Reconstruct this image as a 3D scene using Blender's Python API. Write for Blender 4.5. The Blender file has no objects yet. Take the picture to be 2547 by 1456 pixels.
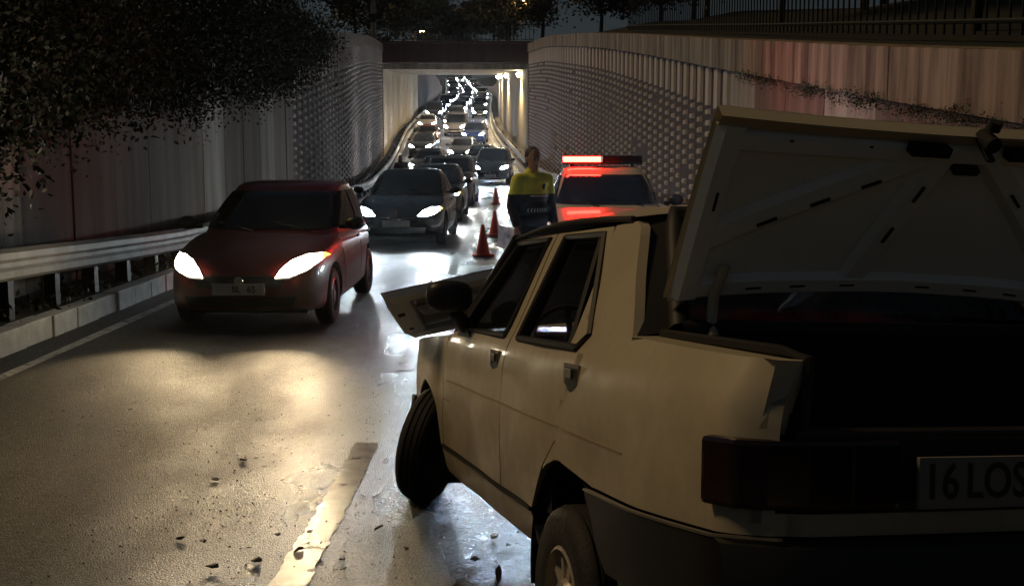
import bpy, bmesh, math, random
import numpy as np
from mathutils import Vector, Matrix, Euler
from mathutils.bvhtree import BVHTree
random.seed(7)
rng = np.random.default_rng(7)
SC = bpy.context.scene
COL = SC.collection
PI = math.pi

# ------------------------------------------------------------------ camera, sky, sun, exposure
PITCH = 0.1268
cam_d = bpy.data.cameras.new('camera'); cam = bpy.data.objects.new('camera', cam_d); COL.objects.link(cam)
cam.location = (0, 0, 1.5); cam.rotation_euler = (PI/2 - PITCH, 0, 0)
cam_d.sensor_width = 36; cam_d.lens = 36*2770/2546; cam_d.clip_start = 0.05; cam_d.clip_end = 4000
SC.camera = cam
SUN_EL, SUN_AZ = math.radians(50), math.radians(-72)      # added sun lamp high on the left, stands in for assumed street lamps
W = bpy.data.worlds.new('World'); SC.world = W; W.use_nodes = True
nt = W.node_tree; nt.nodes.clear()
wo = nt.nodes.new('ShaderNodeOutputWorld'); bg = nt.nodes.new('ShaderNodeBackground'); sk = nt.nodes.new('ShaderNodeTexSky')
sk.sky_type = 'NISHITA'; sk.sun_disc = False; sk.sun_elevation = math.radians(-2.0); sk.sun_rotation = SUN_AZ
bg.inputs['Strength'].default_value = 0.12
hsv = nt.nodes.new('ShaderNodeHueSaturation'); hsv.inputs['Saturation'].default_value = .35
tint = nt.nodes.new('ShaderNodeMix'); tint.data_type = 'RGBA'; tint.blend_type = 'MULTIPLY'; tint.inputs[0].default_value = 1; tint.inputs[7].default_value = (.42, .56, .70, 1)   # night sky over the town
nt.links.new(sk.outputs[0], hsv.inputs['Color']); nt.links.new(hsv.outputs[0], tint.inputs[6]); nt.links.new(tint.outputs[2], bg.inputs[0]); nt.links.new(bg.outputs[0], wo.inputs[0])
sun_d = bpy.data.lights.new('stand_in_sun', 'SUN'); stand_in_sun = bpy.data.objects.new('stand_in_sun', sun_d); COL.objects.link(stand_in_sun)
sun_d.energy = 0.40; sun_d.angle = math.radians(10); sun_d.color = (1.0, 0.69, 0.34)
sdir = Vector((math.sin(SUN_AZ)*math.cos(SUN_EL), math.cos(SUN_AZ)*math.cos(SUN_EL), math.sin(SUN_EL)))
stand_in_sun.rotation_euler = sdir.to_track_quat('Z', 'Y').to_euler()
SC.view_settings.view_transform = 'Standard'; SC.view_settings.look = 'None'
SC.view_settings.exposure = 1.0; SC.view_settings.gamma = 1; SC.view_settings.use_curve_mapping = False
try:
    SC.cycles.use_denoising = True; SC.cycles.max_bounces = 6; SC.cycles.transparent_max_bounces = 16
    SC.cycles.sample_clamp_indirect = 4.0; SC.cycles.caustics_reflective = False; SC.cycles.caustics_refractive = False
    SC.cycles.use_light_tree = True
except Exception: pass

# ------------------------------------------------------------------ materials
def mat(name, col=(.5, .5, .5), rough=.5, metal=0, coat=0, spec=.5, emit=None, estr=0, noise=None, bump=None, sheen=0):
    """noise=(scale, amount, col2) colour mottling; bump=(scale, distance)"""
    m = bpy.data.materials.new(name); m.use_nodes = True
    n = m.node_tree; b = n.nodes['Principled BSDF']
    b.inputs['Base Color'].default_value = (*col, 1); b.inputs['Roughness'].default_value = rough
    b.inputs['Metallic'].default_value = metal; b.inputs['Coat Weight'].default_value = coat
    b.inputs['Specular IOR Level'].default_value = spec; b.inputs['Coat Roughness'].default_value = .08
    if emit:
        b.inputs['Emission Color'].default_value = (*emit, 1); b.inputs['Emission Strength'].default_value = estr
    if noise or bump:
        tc = n.nodes.new('ShaderNodeTexCoord')
    if noise:
        t = n.nodes.new('ShaderNodeTexNoise'); t.inputs['Scale'].default_value = noise[0]; t.inputs['Detail'].default_value = 6
        n.links.new(tc.outputs['Object'], t.inputs['Vector'])
        r = n.nodes.new('ShaderNodeMapRange'); r.inputs[1].default_value = .35; r.inputs[2].default_value = .7
        r.inputs[3].default_value = 0; r.inputs[4].default_value = noise[1]
        n.links.new(t.outputs[0], r.inputs[0])
        x = n.nodes.new('ShaderNodeMix'); x.data_type = 'RGBA'
        x.inputs[6].default_value = (*col, 1); x.inputs[7].default_value = (*noise[2], 1)
        n.links.new(r.outputs[0], x.inputs[0]); n.links.new(x.outputs[2], b.inputs['Base Color'])
    if bump:
        t2 = n.nodes.new('ShaderNodeTexNoise'); t2.inputs['Scale'].default_value = bump[0]; t2.inputs['Detail'].default_value = 4
        n.links.new(tc.outputs['Object'], t2.inputs['Vector'])
        bp = n.nodes.new('ShaderNodeBump'); bp.inputs['Strength'].default_value = 1; bp.inputs['Distance'].default_value = bump[1]
        n.links.new(t2.outputs[0], bp.inputs['Height']); n.links.new(bp.outputs[0], b.inputs['Normal'])
    return m

def glass_mat(name, tint=(.75, .8, .8), gloss=.12, dirt=0.06):
    m = bpy.data.materials.new(name); m.use_nodes = True; n = m.node_tree; n.nodes.clear()
    o = n.nodes.new('ShaderNodeOutputMaterial'); tr = n.nodes.new('ShaderNodeBsdfTransparent'); tr.inputs[0].default_value = (*tint, 1)
    gl = n.nodes.new('ShaderNodeBsdfGlossy'); gl.inputs[1].default_value = .04
    df = n.nodes.new('ShaderNodeBsdfTranslucent'); df.inputs[0].default_value = (.75, .8, .85, 1)
    tc = n.nodes.new('ShaderNodeTexCoord'); no = n.nodes.new('ShaderNodeTexNoise'); no.inputs['Scale'].default_value = 9; no.inputs['Detail'].default_value = 8
    n.links.new(tc.outputs['Object'], no.inputs['Vector'])
    mr = n.nodes.new('ShaderNodeMapRange'); mr.inputs[1].default_value = .3; mr.inputs[2].default_value = .75; mr.inputs[3].default_value = dirt*.2; mr.inputs[4].default_value = dirt*2
    n.links.new(no.outputs[0], mr.inputs[0])
    m1 = n.nodes.new('ShaderNodeMixShader'); n.links.new(mr.outputs[0], m1.inputs[0]); n.links.new(tr.outputs[0], m1.inputs[1]); n.links.new(df.outputs[0], m1.inputs[2])
    fr = n.nodes.new('ShaderNodeFresnel'); fr.inputs[0].default_value = 1.45
    m2 = n.nodes.new('ShaderNodeMixShader'); n.links.new(fr.outputs[0], m2.inputs[0]); n.links.new(m1.outputs[0], m2.inputs[1]); n.links.new(gl.outputs[0], m2.inputs[2])
    n.links.new(m2.outputs[0], o.inputs[0])
    return m

def asphalt_mat():
    m = bpy.data.materials.new('wet_asphalt'); m.use_nodes = True; n = m.node_tree; b = n.nodes['Principled BSDF']
    tc = n.nodes.new('ShaderNodeTexCoord')
    def nz(scale, det, rough=.5):
        t = n.nodes.new('ShaderNodeTexNoise'); t.inputs['Scale'].default_value = scale; t.inputs['Detail'].default_value = det; t.inputs['Roughness'].default_value = rough
        n.links.new(tc.outputs['Object'], t.inputs['Vector']); return t
    def rng_(src, a, c, lo, hi):
        r = n.nodes.new('ShaderNodeMapRange'); r.inputs[1].default_value = a; r.inputs[2].default_value = c; r.inputs[3].default_value = lo; r.inputs[4].default_value = hi
        n.links.new(src, r.inputs[0]); return r.outputs[0]
    big = nz(.55, 5); fine = nz(240, 4, .7); grit = n.nodes.new('ShaderNodeTexVoronoi'); grit.inputs['Scale'].default_value = 120
    n.links.new(tc.outputs['Object'], grit.inputs['Vector'])
    mp = n.nodes.new('ShaderNodeMapping'); mp.inputs['Scale'].default_value = (1.6, .12, 1)
    n.links.new(tc.outputs['Object'], mp.inputs['Vector'])
    trk = n.nodes.new('ShaderNodeTexNoise'); trk.inputs['Scale'].default_value = 1.1; trk.inputs['Detail'].default_value = 4; n.links.new(mp.outputs[0], trk.inputs['Vector'])
    mx = n.nodes.new('ShaderNodeMix'); mx.data_type = 'RGBA'; mx.inputs[6].default_value = (.018, .0175, .017, 1); mx.inputs[7].default_value = (.105, .092, .074, 1)
    cs = n.nodes.new('ShaderNodeSeparateColor'); v2 = n.nodes.new('ShaderNodeTexVoronoi'); v2.inputs['Scale'].default_value = 85; n.links.new(tc.outputs['Object'], v2.inputs['Vector']); n.links.new(v2.outputs['Color'], cs.inputs[0])
    pw_ = n.nodes.new('ShaderNodeMath'); pw_.operation = 'POWER'; pw_.inputs[1].default_value = 2.2; n.links.new(cs.outputs[0], pw_.inputs[0])
    pm = n.nodes.new('ShaderNodeMath'); pm.operation = 'MULTIPLY'; n.links.new(pw_.outputs[0], pm.inputs[0]); n.links.new(rng_(trk.outputs[0], .3, .7, .45, 1.1), pm.inputs[1])
    n.links.new(pm.outputs[0], mx.inputs[0]); n.links.new(mx.outputs[2], b.inputs['Base Color'])
    ad = n.nodes.new('ShaderNodeMath'); ad.operation = 'ADD'
    n.links.new(rng_(big.outputs[0], .35, .65, .27, .38), ad.inputs[0]); n.links.new(rng_(trk.outputs[0], .3, .7, -.05, .10), ad.inputs[1])
    sx = n.nodes.new('ShaderNodeSeparateXYZ'); n.links.new(tc.outputs['Object'], sx.inputs[0])
    mp2 = n.nodes.new('ShaderNodeMapping'); mp2.inputs['Scale'].default_value = (1.2, .55, 1); n.links.new(tc.outputs['Object'], mp2.inputs['Vector'])
    wv = n.nodes.new('ShaderNodeTexNoise'); wv.inputs['Scale'].default_value = 1.4; wv.inputs['Detail'].default_value = 5; wv.inputs['Roughness'].default_value = .6; n.links.new(mp2.outputs[0], wv.inputs['Vector'])
    ma = n.nodes.new('ShaderNodeMath'); ma.operation = 'MULTIPLY_ADD'; ma.inputs[1].default_value = 3.2; n.links.new(wv.outputs[0], ma.inputs[0]); n.links.new(sx.outputs[0], ma.inputs[2])
    wet = rng_(ma.outputs[0], -1.7, 1.2, .32, -.06)      # drier towards the left lane, standing water along the lane line
    wet.node.interpolation_type = 'SMOOTHSTEP'
    ad2 = n.nodes.new('ShaderNodeMath'); ad2.operation = 'ADD'; n.links.new(ad.outputs[0], ad2.inputs[0]); n.links.new(wet, ad2.inputs[1])
    n.links.new(ad2.outputs[0], b.inputs['Roughness'])
    b.inputs['Specular IOR Level'].default_value = .5
    hs = n.nodes.new('ShaderNodeMath'); hs.operation = 'MULTIPLY_ADD'; hs.inputs[1].default_value = .8
    n.links.new(fine.outputs[0], hs.inputs[0]); n.links.new(grit.outputs[0], hs.inputs[2])
    bp = n.nodes.new('ShaderNodeBump'); bp.inputs['Strength'].default_value = .9; bp.inputs['Distance'].default_value = .0075
    n.links.new(hs.outputs[0], bp.inputs['Height']); n.links.new(bp.outputs[0], b.inputs['Normal'])
    return m

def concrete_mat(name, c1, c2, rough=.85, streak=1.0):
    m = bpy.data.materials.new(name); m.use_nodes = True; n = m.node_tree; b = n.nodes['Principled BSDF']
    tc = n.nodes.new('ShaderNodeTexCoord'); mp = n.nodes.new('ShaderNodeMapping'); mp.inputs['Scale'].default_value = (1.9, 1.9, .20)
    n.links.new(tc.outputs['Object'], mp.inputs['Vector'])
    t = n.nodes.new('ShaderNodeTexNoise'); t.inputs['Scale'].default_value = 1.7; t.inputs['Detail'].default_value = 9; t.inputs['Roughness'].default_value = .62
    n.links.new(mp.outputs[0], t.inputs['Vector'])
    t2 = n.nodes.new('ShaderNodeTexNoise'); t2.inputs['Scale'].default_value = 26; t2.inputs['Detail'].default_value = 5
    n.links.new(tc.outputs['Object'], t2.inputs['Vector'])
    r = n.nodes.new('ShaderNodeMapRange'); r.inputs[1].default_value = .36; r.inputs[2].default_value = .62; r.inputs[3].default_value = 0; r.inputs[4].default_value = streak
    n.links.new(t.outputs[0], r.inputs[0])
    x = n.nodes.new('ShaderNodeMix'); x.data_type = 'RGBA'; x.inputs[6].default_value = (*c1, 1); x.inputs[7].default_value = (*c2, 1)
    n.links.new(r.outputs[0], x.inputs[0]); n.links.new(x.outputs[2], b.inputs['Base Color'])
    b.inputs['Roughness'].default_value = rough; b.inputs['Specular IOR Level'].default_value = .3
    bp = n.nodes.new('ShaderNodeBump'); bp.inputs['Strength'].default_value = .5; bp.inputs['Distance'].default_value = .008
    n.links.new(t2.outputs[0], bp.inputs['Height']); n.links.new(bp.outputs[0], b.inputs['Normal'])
    return m

M = {}
M['asphalt'] = asphalt_mat()
M['line'] = mat('worn_road_paint', (.62, .61, .57), .20, noise=(9, .55, (.24, .23, .21)), bump=(160, .0015))
def worn(m):
    n = m.node_tree; b = n.nodes['Principled BSDF']; o = n.nodes['Material Output']; tc = n.nodes.new('ShaderNodeTexCoord')
    t = n.nodes.new('ShaderNodeTexNoise'); t.inputs['Scale'].default_value = 7; t.inputs['Detail'].default_value = 10; t.inputs['Roughness'].default_value = .75; n.links.new(tc.outputs['Object'], t.inputs['Vector'])
    r = n.nodes.new('ShaderNodeMapRange'); r.inputs[1].default_value = .56; r.inputs[2].default_value = .64; r.inputs[3].default_value = 0; r.inputs[4].default_value = .9; n.links.new(t.outputs[0], r.inputs[0])
    tr = n.nodes.new('ShaderNodeBsdfTransparent'); x = n.nodes.new('ShaderNodeMixShader'); n.links.new(r.outputs[0], x.inputs[0]); n.links.new(b.outputs[0], x.inputs[1]); n.links.new(tr.outputs[0], x.inputs[2]); n.links.new(x.outputs[0], o.inputs[0])
worn(M['line'])
M['wall'] = concrete_mat('wall_concrete', (.19, .14, .115), (.115, .082, .068))
M['wall_low'] = concrete_mat('wall_concrete_pale', (.40, .35, .31), (.22, .185, .16))
M['relief'] = concrete_mat('relief_concrete', (.52, .45, .41), (.34, .28, .25), streak=.6)
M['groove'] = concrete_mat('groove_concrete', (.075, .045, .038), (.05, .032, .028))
M['coping'] = concrete_mat('coping_concrete', (.32, .26, .20), (.09, .065, .045))
M['moss'] = mat('moss', (.03, .04, .02), .95, noise=(30, 1, (.05, .05, .02)))
M['tunnel'] = concrete_mat('tunnel_concrete', (.42, .38, .32), (.25, .22, .18))
M['fascia'] = concrete_mat('bridge_fascia', (.17, .10, .09), (.10, .07, .065))
M['kerb'] = mat('kerb_concrete', (.66, .66, .62), .8, noise=(7, .7, (.38, .38, .35)), bump=(40, .006))
M['verge'] = mat('verge_dirt', (.055, .045, .035), .95, noise=(6, 1, (.03, .03, .02)), bump=(25, .03))
M['soil'] = mat('hillside_soil', (.014, .014, .01), .98, noise=(.5, 1, (.01, .014, .006)))
M['steel'] = mat('galvanised_steel', (.30, .29, .27), .65, metal=.1, noise=(3, .8, (.17, .14, .11)))
M['post'] = mat('rail_post_steel', (.05, .045, .04), .6, metal=.4)
M['leaf'] = mat('shrub_leaf', (.018, .026, .009), .7, noise=(2.5, 1, (.036, .034, .011)))
M['leaf2'] = mat('tree_leaf', (.03, .036, .012), .65, noise=(2, 1, (.05, .044, .013)))
M['bark'] = mat('bark', (.06, .045, .03), .95, bump=(30, .02))
M['iron'] = mat('painted_iron', (.016, .02, .02), .6)
M['pole'] = mat('pole_concrete', (.26, .25, .23), .8, noise=(4, .6, (.16, .15, .14)))
M['tyre'] = mat('tyre_rubber', (.018, .017, .016), .75, bump=(60, .003))
M['rim_pale'] = mat('rim_silver_paint', (.55, .50, .42), .4, metal=.3, noise=(12, .6, (.22, .17, .11)))
M['rim'] = mat('rim_grey', (.22, .22, .22), .35, metal=.7)
M['black'] = mat('black_plastic', (.012, .012, .012), .45)
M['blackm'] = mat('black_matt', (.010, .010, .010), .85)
M['rubber'] = mat('window_rubber', (.012, .011, .010), .6)
M['dglass'] = mat('dark_window_glass', (.006, .007, .008), .06, spec=.6)
M['chrome'] = mat('chrome', (.7, .7, .68), .15, metal=1)
M['plate'] = mat('number_plate', (.60, .60, .58), .35)
M['plate_shaded'] = mat('shaded_number_plate', (.24, .23, .21), .5)  # plate colour darkened to stand for the unlit rear of the car
M['plate_txt'] = mat('plate_lettering', (.01, .01, .01), .5)
M['cream'] = mat('cream_car_paint', (.60, .53, .39), .42, coat=.25, noise=(2.2, .6, (.48, .41, .29)))
M['moulding'] = mat('dirty_crease', (.36, .29, .19), .7)
M['handle'] = mat('worn_handle_metal', (.30, .27, .22), .4, metal=.6)
def grime(m):
    n = m.node_tree; b = n.nodes['Principled BSDF']; src = b.inputs['Base Color'].links[0].from_socket
    tc = n.nodes.new('ShaderNodeTexCoord'); sx = n.nodes.new('ShaderNodeSeparateXYZ'); n.links.new(tc.outputs['Object'], sx.inputs[0])
    t = n.nodes.new('ShaderNodeTexNoise'); t.inputs['Scale'].default_value = 7; t.inputs['Detail'].default_value = 9; t.inputs['Roughness'].default_value = .7; n.links.new(tc.outputs['Object'], t.inputs['Vector'])
    a = n.nodes.new('ShaderNodeMath'); a.operation = 'MULTIPLY_ADD'; a.inputs[1].default_value = -1.1; n.links.new(t.outputs[0], a.inputs[0]); n.links.new(sx.outputs[2], a.inputs[2])
    r = n.nodes.new('ShaderNodeMapRange'); r.inputs[1].default_value = -.35; r.inputs[2].default_value = .45; r.inputs[3].default_value = .55; r.inputs[4].default_value = 0; n.links.new(a.outputs[0], r.inputs[0])
    x = n.nodes.new('ShaderNodeMix'); x.data_type = 'RGBA'; x.inputs[7].default_value = (.13, .10, .065, 1); n.links.new(r.outputs[0], x.inputs[0]); n.links.new(src, x.inputs[6]); n.links.new(x.outputs[2], b.inputs['Base Color'])
    rr = n.nodes.new('ShaderNodeMapRange'); rr.inputs[1].default_value = .3; rr.inputs[2].default_value = .7; rr.inputs[3].default_value = .30; rr.inputs[4].default_value = .46; n.links.new(t.outputs[0], rr.inputs[0]); n.links.new(rr.outputs[0], b.inputs['Roughness'])
grime(M['cream'])
M['cream_in'] = mat('brightened_primer_panel', (.86, .90, .88), .5, noise=(3.5, .5, (.72, .76, .74)))  # tone raised to make up for missing light on lid and bonnet undersides
M['dark_trim'] = mat('interior_dark', (.018, .018, .02), .9)  # plain dark colour for linings, floor, shelf and dashboard
M['fabric'] = mat('seat_fabric', (.045, .045, .05), .95, bump=(120, .002))
M['cglass'] = glass_mat('car_glass', (.80, .84, .86), dirt=.09)
M['rglass'] = glass_mat('dusty_rear_glass', (.70, .76, .80), dirt=.50)
M['wglass'] = glass_mat('crazed_windscreen', (.55, .6, .64), dirt=.14)
M['amber'] = mat('amber_lens', (.6, .2, .02), .2, emit=(1, .45, .06), estr=3)
M['taillens'] = mat('tail_lens_dark', (.020, .006, .005), .18, coat=.5)
M['red'] = mat('red_car_paint', (.13, .010, .008), .32, coat=.8)
M['blackpaint'] = mat('black_car_paint', (.010, .011, .012), .22, coat=1)
M['greypaint'] = mat('grey_car_paint', (.10, .095, .09), .28, metal=.4, coat=.8)
M['navy'] = mat('navy_car_paint', (.012, .018, .04), .25, coat=.9)
M['white'] = mat('white_car_paint', (.62, .60, .54), .30, coat=.7)
M['silver'] = mat('silver_car_paint', (.35, .35, .35), .3, metal=.6, coat=.8)
M['orange'] = mat('orange_car_paint', (.45, .09, .03), .3, coat=.8)
M['blue'] = mat('blue_car_paint', (.02, .05, .25), .3, coat=.8)
M['hl_warm'] = mat('headlight_lit_warm', (1, .9, .7), .2, emit=(1.0, .86, .60), estr=30)
M['hl_white'] = mat('headlight_lit_white', (1, 1, 1), .2, emit=(.80, .93, 1.0), estr=45)
M['hl_blue'] = mat('headlight_lit_blue', (1, 1, 1), .2, emit=(.55, .72, 1.0), estr=70)
M['hl_far'] = mat('headlight_lit_far', (1, 1, 1), .2, emit=(.92, .96, 1.0), estr=110)
M['beacon'] = mat('beacon_red_lit', (1, .1, .05), .2, emit=(1, .0035, .0022), estr=180)
M['beacon_off'] = mat('beacon_off', (.05, .008, .008), .2)
M['lamp'] = mat('tunnel_lamp_lit', (1, .9, .7), .3, emit=(1, .86, .58), estr=90)
M['street'] = mat('street_lamp_lit', (1, .8, .5), .3, emit=(1, .62, .2), estr=60)
M['cone'] = mat('cone_red', (.80, .065, .025), .5)
M['hivis'] = mat('hivis_yellow', (.78, .82, .07), .75, noise=(8, .5, (.42, .46, .03)))
M['navycloth'] = mat('navy_cloth', (.016, .017, .028), .9)
M['darkcloth'] = mat('dark_cloth', (.05, .035, .04), .9)
M['skin'] = mat('skin', (.34, .19, .13), .55)
M['hair'] = mat('hair', (.02, .016, .013), .6)
M['reflect'] = mat('reflective_tape', (.55, .57, .6), .35)
M['paper'] = glass_mat('thin_paper', (.1, .1, .1), dirt=.5)
M['shard'] = mat('broken_plastic', (.02, .019, .018), .55)
M['shard_pale'] = mat('broken_pale_plastic', (.5, .46, .4), .5)
M['crumb'] = mat('glass_crumb', (.55, .6, .58), .08, spec=.8)
M['sticker'] = mat('sticker_white', (.62, .56, .45), .6)
M['sticker_red'] = mat('sticker_red', (.25, .05, .03), .6)

# ------------------------------------------------------------------ mesh helpers
def link(o, parent=None):
    COL.objects.link(o)
    if parent: o.parent = parent
    return o

def empty(name, loc=(0, 0, 0), rz=0, parent=None):
    o = bpy.data.objects.new(name, None); o.location = loc; o.rotation_euler = (0, 0, rz); o.empty_display_size = .2
    return link(o, parent)

def tag(o, label=None, cat=None, group=None, kind=None):
    if label: o['label'] = label
    if cat: o['category'] = cat
    if group: o['group'] = group
    if kind: o['kind'] = kind
    return o

def sharp(me, ang=35):
    me.shade_smooth()
    try: me.set_sharp_from_angle(angle=math.radians(ang))
    except Exception: pass

class MB:
    def __init__(s): s.v = []; s.f = []; s.mi = []
    def add(s, vs, fs, mi=0):
        b = len(s.v); s.v += [tuple(v) for v in vs]; s.f += [tuple(b+i for i in f) for f in fs]; s.mi += [mi]*len(fs); return s
    def box(s, c, sz, rot=None, mi=0):
        x, y, z = sz[0]/2, sz[1]/2, sz[2]/2
        vs = [Vector(p) for p in ((-x, -y, -z), (x, -y, -z), (x, y, -z), (-x, y, -z), (-x, -y, z), (x, -y, z), (x, y, z), (-x, y, z))]
        if rot is not None:
            R = rot if isinstance(rot, Matrix) else Euler(rot).to_matrix(); vs = [R @ v for v in vs]
        vs = [v+Vector(c) for v in vs]
        return s.add(vs, [(3, 2, 1, 0), (4, 5, 6, 7), (0, 1, 5, 4), (1, 2, 6, 5), (2, 3, 7, 6), (3, 0, 4, 7)], mi)
    def frustum(s, c, ax, ay, n, w0, h0, w1, h1, d, mi=0):
        c, ax, ay, n = Vector(c), Vector(ax), Vector(ay), Vector(n)
        vs = [c+ax*(a*w0/2)+ay*(b*h0/2) for a, b in ((-1, -1), (1, -1), (1, 1), (-1, 1))]+[c+n*d+ax*(a*w1/2)+ay*(b*h1/2) for a, b in ((-1, -1), (1, -1), (1, 1), (-1, 1))]
        return s.add(vs, [(4, 5, 6, 7), (0, 1, 5, 4), (1, 2, 6, 5), (2, 3, 7, 6), (3, 0, 4, 7)], mi)
    def tube(s, pts, r, n=8, caps=True, mi=0):
        pts = [Vector(p) for p in pts]; rs = r if isinstance(r, (list, tuple)) else [r]*len(pts)
        vs = []; fs = []
        for i, p in enumerate(pts):
            d = (pts[min(i+1, len(pts)-1)]-pts[max(i-1, 0)]).normalized()
            u = d.orthogonal().normalized() if i == 0 else (u-d*u.dot(d)).normalized()
            w = d.cross(u)
            vs += [p+(u*math.cos(2*PI*k/n)+w*math.sin(2*PI*k/n))*rs[i] for k in range(n)]
        for i in range(len(pts)-1):
            for k in range(n):
                a, b = i*n+k, i*n+(k+1) % n; fs.append((a, b, b+n, a+n))
        if caps: fs += [tuple(range(n-1, -1, -1)), tuple(range((len(pts)-1)*n, len(pts)*n))]
        return s.add(vs, fs, mi)
    def lathe(s, prof, n=24, axis='Y', c=(0, 0, 0), closed=False, mi=0):
        vs = []; fs = []; m = len(prof)
        for k in range(n):
            a = 2*PI*k/n
            for r, h in prof:
                p = (r*math.cos(a), h, r*math.sin(a)) if axis == 'Y' else (r*math.cos(a), r*math.sin(a), h)
                vs.append(Vector(p)+Vector(c))
        for k in range(n):
            for j in range(m-1 if not closed else m):
                a, b = k*m+j, k*m+(j+1) % m; c2, d = ((k+1) % n)*m+j, ((k+1) % n)*m+(j+1) % m
                fs.append((a, b, d, c2))
        return s.add(vs, fs, mi)
    def sphere(s, c, r, n=10, m=7, mi=0):
        rx, ry, rz = r if isinstance(r, (list, tuple)) else (r, r, r)
        vs = [(c[0], c[1], c[2]+rz)]; fs = []
        for i in range(1, m):
            t = PI*i/m
            for k in range(n): vs.append((c[0]+rx*math.sin(t)*math.cos(2*PI*k/n), c[1]+ry*math.sin(t)*math.sin(2*PI*k/n), c[2]+rz*math.cos(t)))
        vs.append((c[0], c[1], c[2]-rz)); L = len(vs)-1
        for k in range(n): fs.append((0, 1+k, 1+(k+1) % n)); fs.append((L, 1+(m-2)*n+(k+1) % n, 1+(m-2)*n+k))
        for i in range(m-2):
            for k in range(n):
                a = 1+i*n+k; b = 1+i*n+(k+1) % n; fs.append((a, a+n, b+n, b))
        return s.add(vs, fs, mi)
    def prism(s, poly, h0, h1, axis='Z', mi=0):
        """poly: 2D outline; axis Z: (x,y), axis Y: (x,z), axis X: (y,z)"""
        def P(p, h): return (p[0], p[1], h) if axis == 'Z' else ((p[0], h, p[1]) if axis == 'Y' else (h, p[0], p[1]))
        n = len(poly); vs = [P(p, h0) for p in poly]+[P(p, h1) for p in poly]
        fs = [tuple(range(n-1, -1, -1)), tuple(range(n, 2*n))]+[(i, (i+1) % n, n+(i+1) % n, n+i) for i in range(n)]
        return s.add(vs, fs, mi)
    def grid(s, fn, us, ws, mi=0):
        vs = [fn(u, w) for u in us for w in ws]; k = len(ws)
        return s.add(vs, [(i*k+j, i*k+j+1, (i+1)*k+j+1, (i+1)*k+j) for i in range(len(us)-1) for j in range(k-1)], mi)
    def mesh(s, name, mats, smooth=None, fixn=True, bevel=0):
        me = bpy.data.meshes.new(name); me.from_pydata(s.v, [], s.f)
        for m in (mats if isinstance(mats, (list, tuple)) else [mats]): me.materials.append(m)
        if max(s.mi, default=0): me.polygons.foreach_set('material_index', s.mi)
        if fixn or bevel:
            bm = bmesh.new(); bm.from_mesh(me)
            if fixn: bmesh.ops.recalc_face_normals(bm, faces=bm.faces)
            if bevel: bmesh.ops.bevel(bm, geom=[e for e in bm.edges if len(e.link_faces) == 2 and e.calc_face_angle(0) > .5], offset=bevel, segments=2, profile=.6, affect='EDGES')
            bm.to_mesh(me); bm.free()
        me.update()
        if smooth: sharp(me, smooth)
        return me
    def build(s, name, mats, parent=None, smooth=None, fixn=True, bevel=0):
        me = s.mesh(name, mats, smooth, fixn, bevel)
        return link(bpy.data.objects.new(name, me), parent)

def tri_area_ok(poly): return len(poly) >= 3

def panel_mesh(polys, fn, step, depth=0.015, inward=None, xcuts=(), ycuts=()):
    """Conform 2-D outlines (a,b) to a curved surface fn(a,b)->xyz, with a folded rim so that seams read."""
    bm = bmesh.new()
    for poly in polys:
        vs = [bm.verts.new((a, 0, b)) for a, b in poly]
        f = bm.faces.new(vs)
    bmesh.ops.triangulate(bm, faces=bm.faces[:], ngon_method='BEAUTY')
    A = [v.co.x for v in bm.verts]; B = [v.co.z for v in bm.verts]
    def cut(co, no):
        bmesh.ops.bisect_plane(bm, geom=bm.verts[:]+bm.edges[:]+bm.faces[:], dist=1e-5, plane_co=co, plane_no=no)
    k = math.ceil(min(A)/step)
    while k*step < max(A): cut((k*step, 0, 0), (1, 0, 0)); k += 1
    k = math.ceil(min(B)/step)
    while k*step < max(B): cut((0, 0, k*step), (0, 0, 1)); k += 1
    for x in xcuts: cut((x, 0, 0), (1, 0, 0))
    for z in ycuts: cut((0, 0, z), (0, 0, 1))
    be = [e for e in bm.edges if e.is_boundary]
    rim = []
    if depth:
        r = bmesh.ops.extrude_edge_only(bm, edges=be); rim = [g for g in r['geom'] if isinstance(g, bmesh.types.BMVert)]
    rs = set(rim)
    for v in bm.verts:
        a, b = v.co.x, v.co.z; p = Vector(fn(a, b))
        if v in rs: p = p+Vector(inward(a, b) if callable(inward) else inward)*depth
        v.co = p
    bmesh.ops.recalc_face_normals(bm, faces=bm.faces)
    return bm

def panel(name, polys, fn, step, material, parent, depth=.015, inward=(0, 0, 0), xcuts=(), ycuts=(), ang=40, flip_check=None):
    bm = panel_mesh(polys, fn, step, depth, inward, xcuts, ycuts)
    me = bpy.data.meshes.new(name); bm.to_mesh(me); bm.free(); me.materials.append(material); sharp(me, ang)
    return link(bpy.data.objects.new(name, me), parent)

def text_obj(name, body, size, material, parent, loc, rot, ext=.001, align='LEFT'):
    cu = bpy.data.curves.new(name, 'FONT'); cu.body = body; cu.size = size; cu.extrude = ext; cu.align_x = align; cu.align_y = 'CENTER'; cu.space_character = 1.05; cu.offset = size*.012
    tmp = bpy.data.objects.new('tmp', cu); COL.objects.link(tmp)
    dg = bpy.context.evaluated_depsgraph_get(); me = bpy.data.meshes.new_from_object(tmp.evaluated_get(dg)); bpy.data.objects.remove(tmp)
    me.materials.clear(); me.materials.append(material); me.name = name
    o = bpy.data.objects.new(name, me); link(o, parent); o.location = loc; o.rotation_euler = rot
    return o

def evaluated(o):
    dg = bpy.context.evaluated_depsgraph_get(); dg.update()
    me = bpy.data.meshes.new_from_object(o.evaluated_get(dg)); return me

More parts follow.
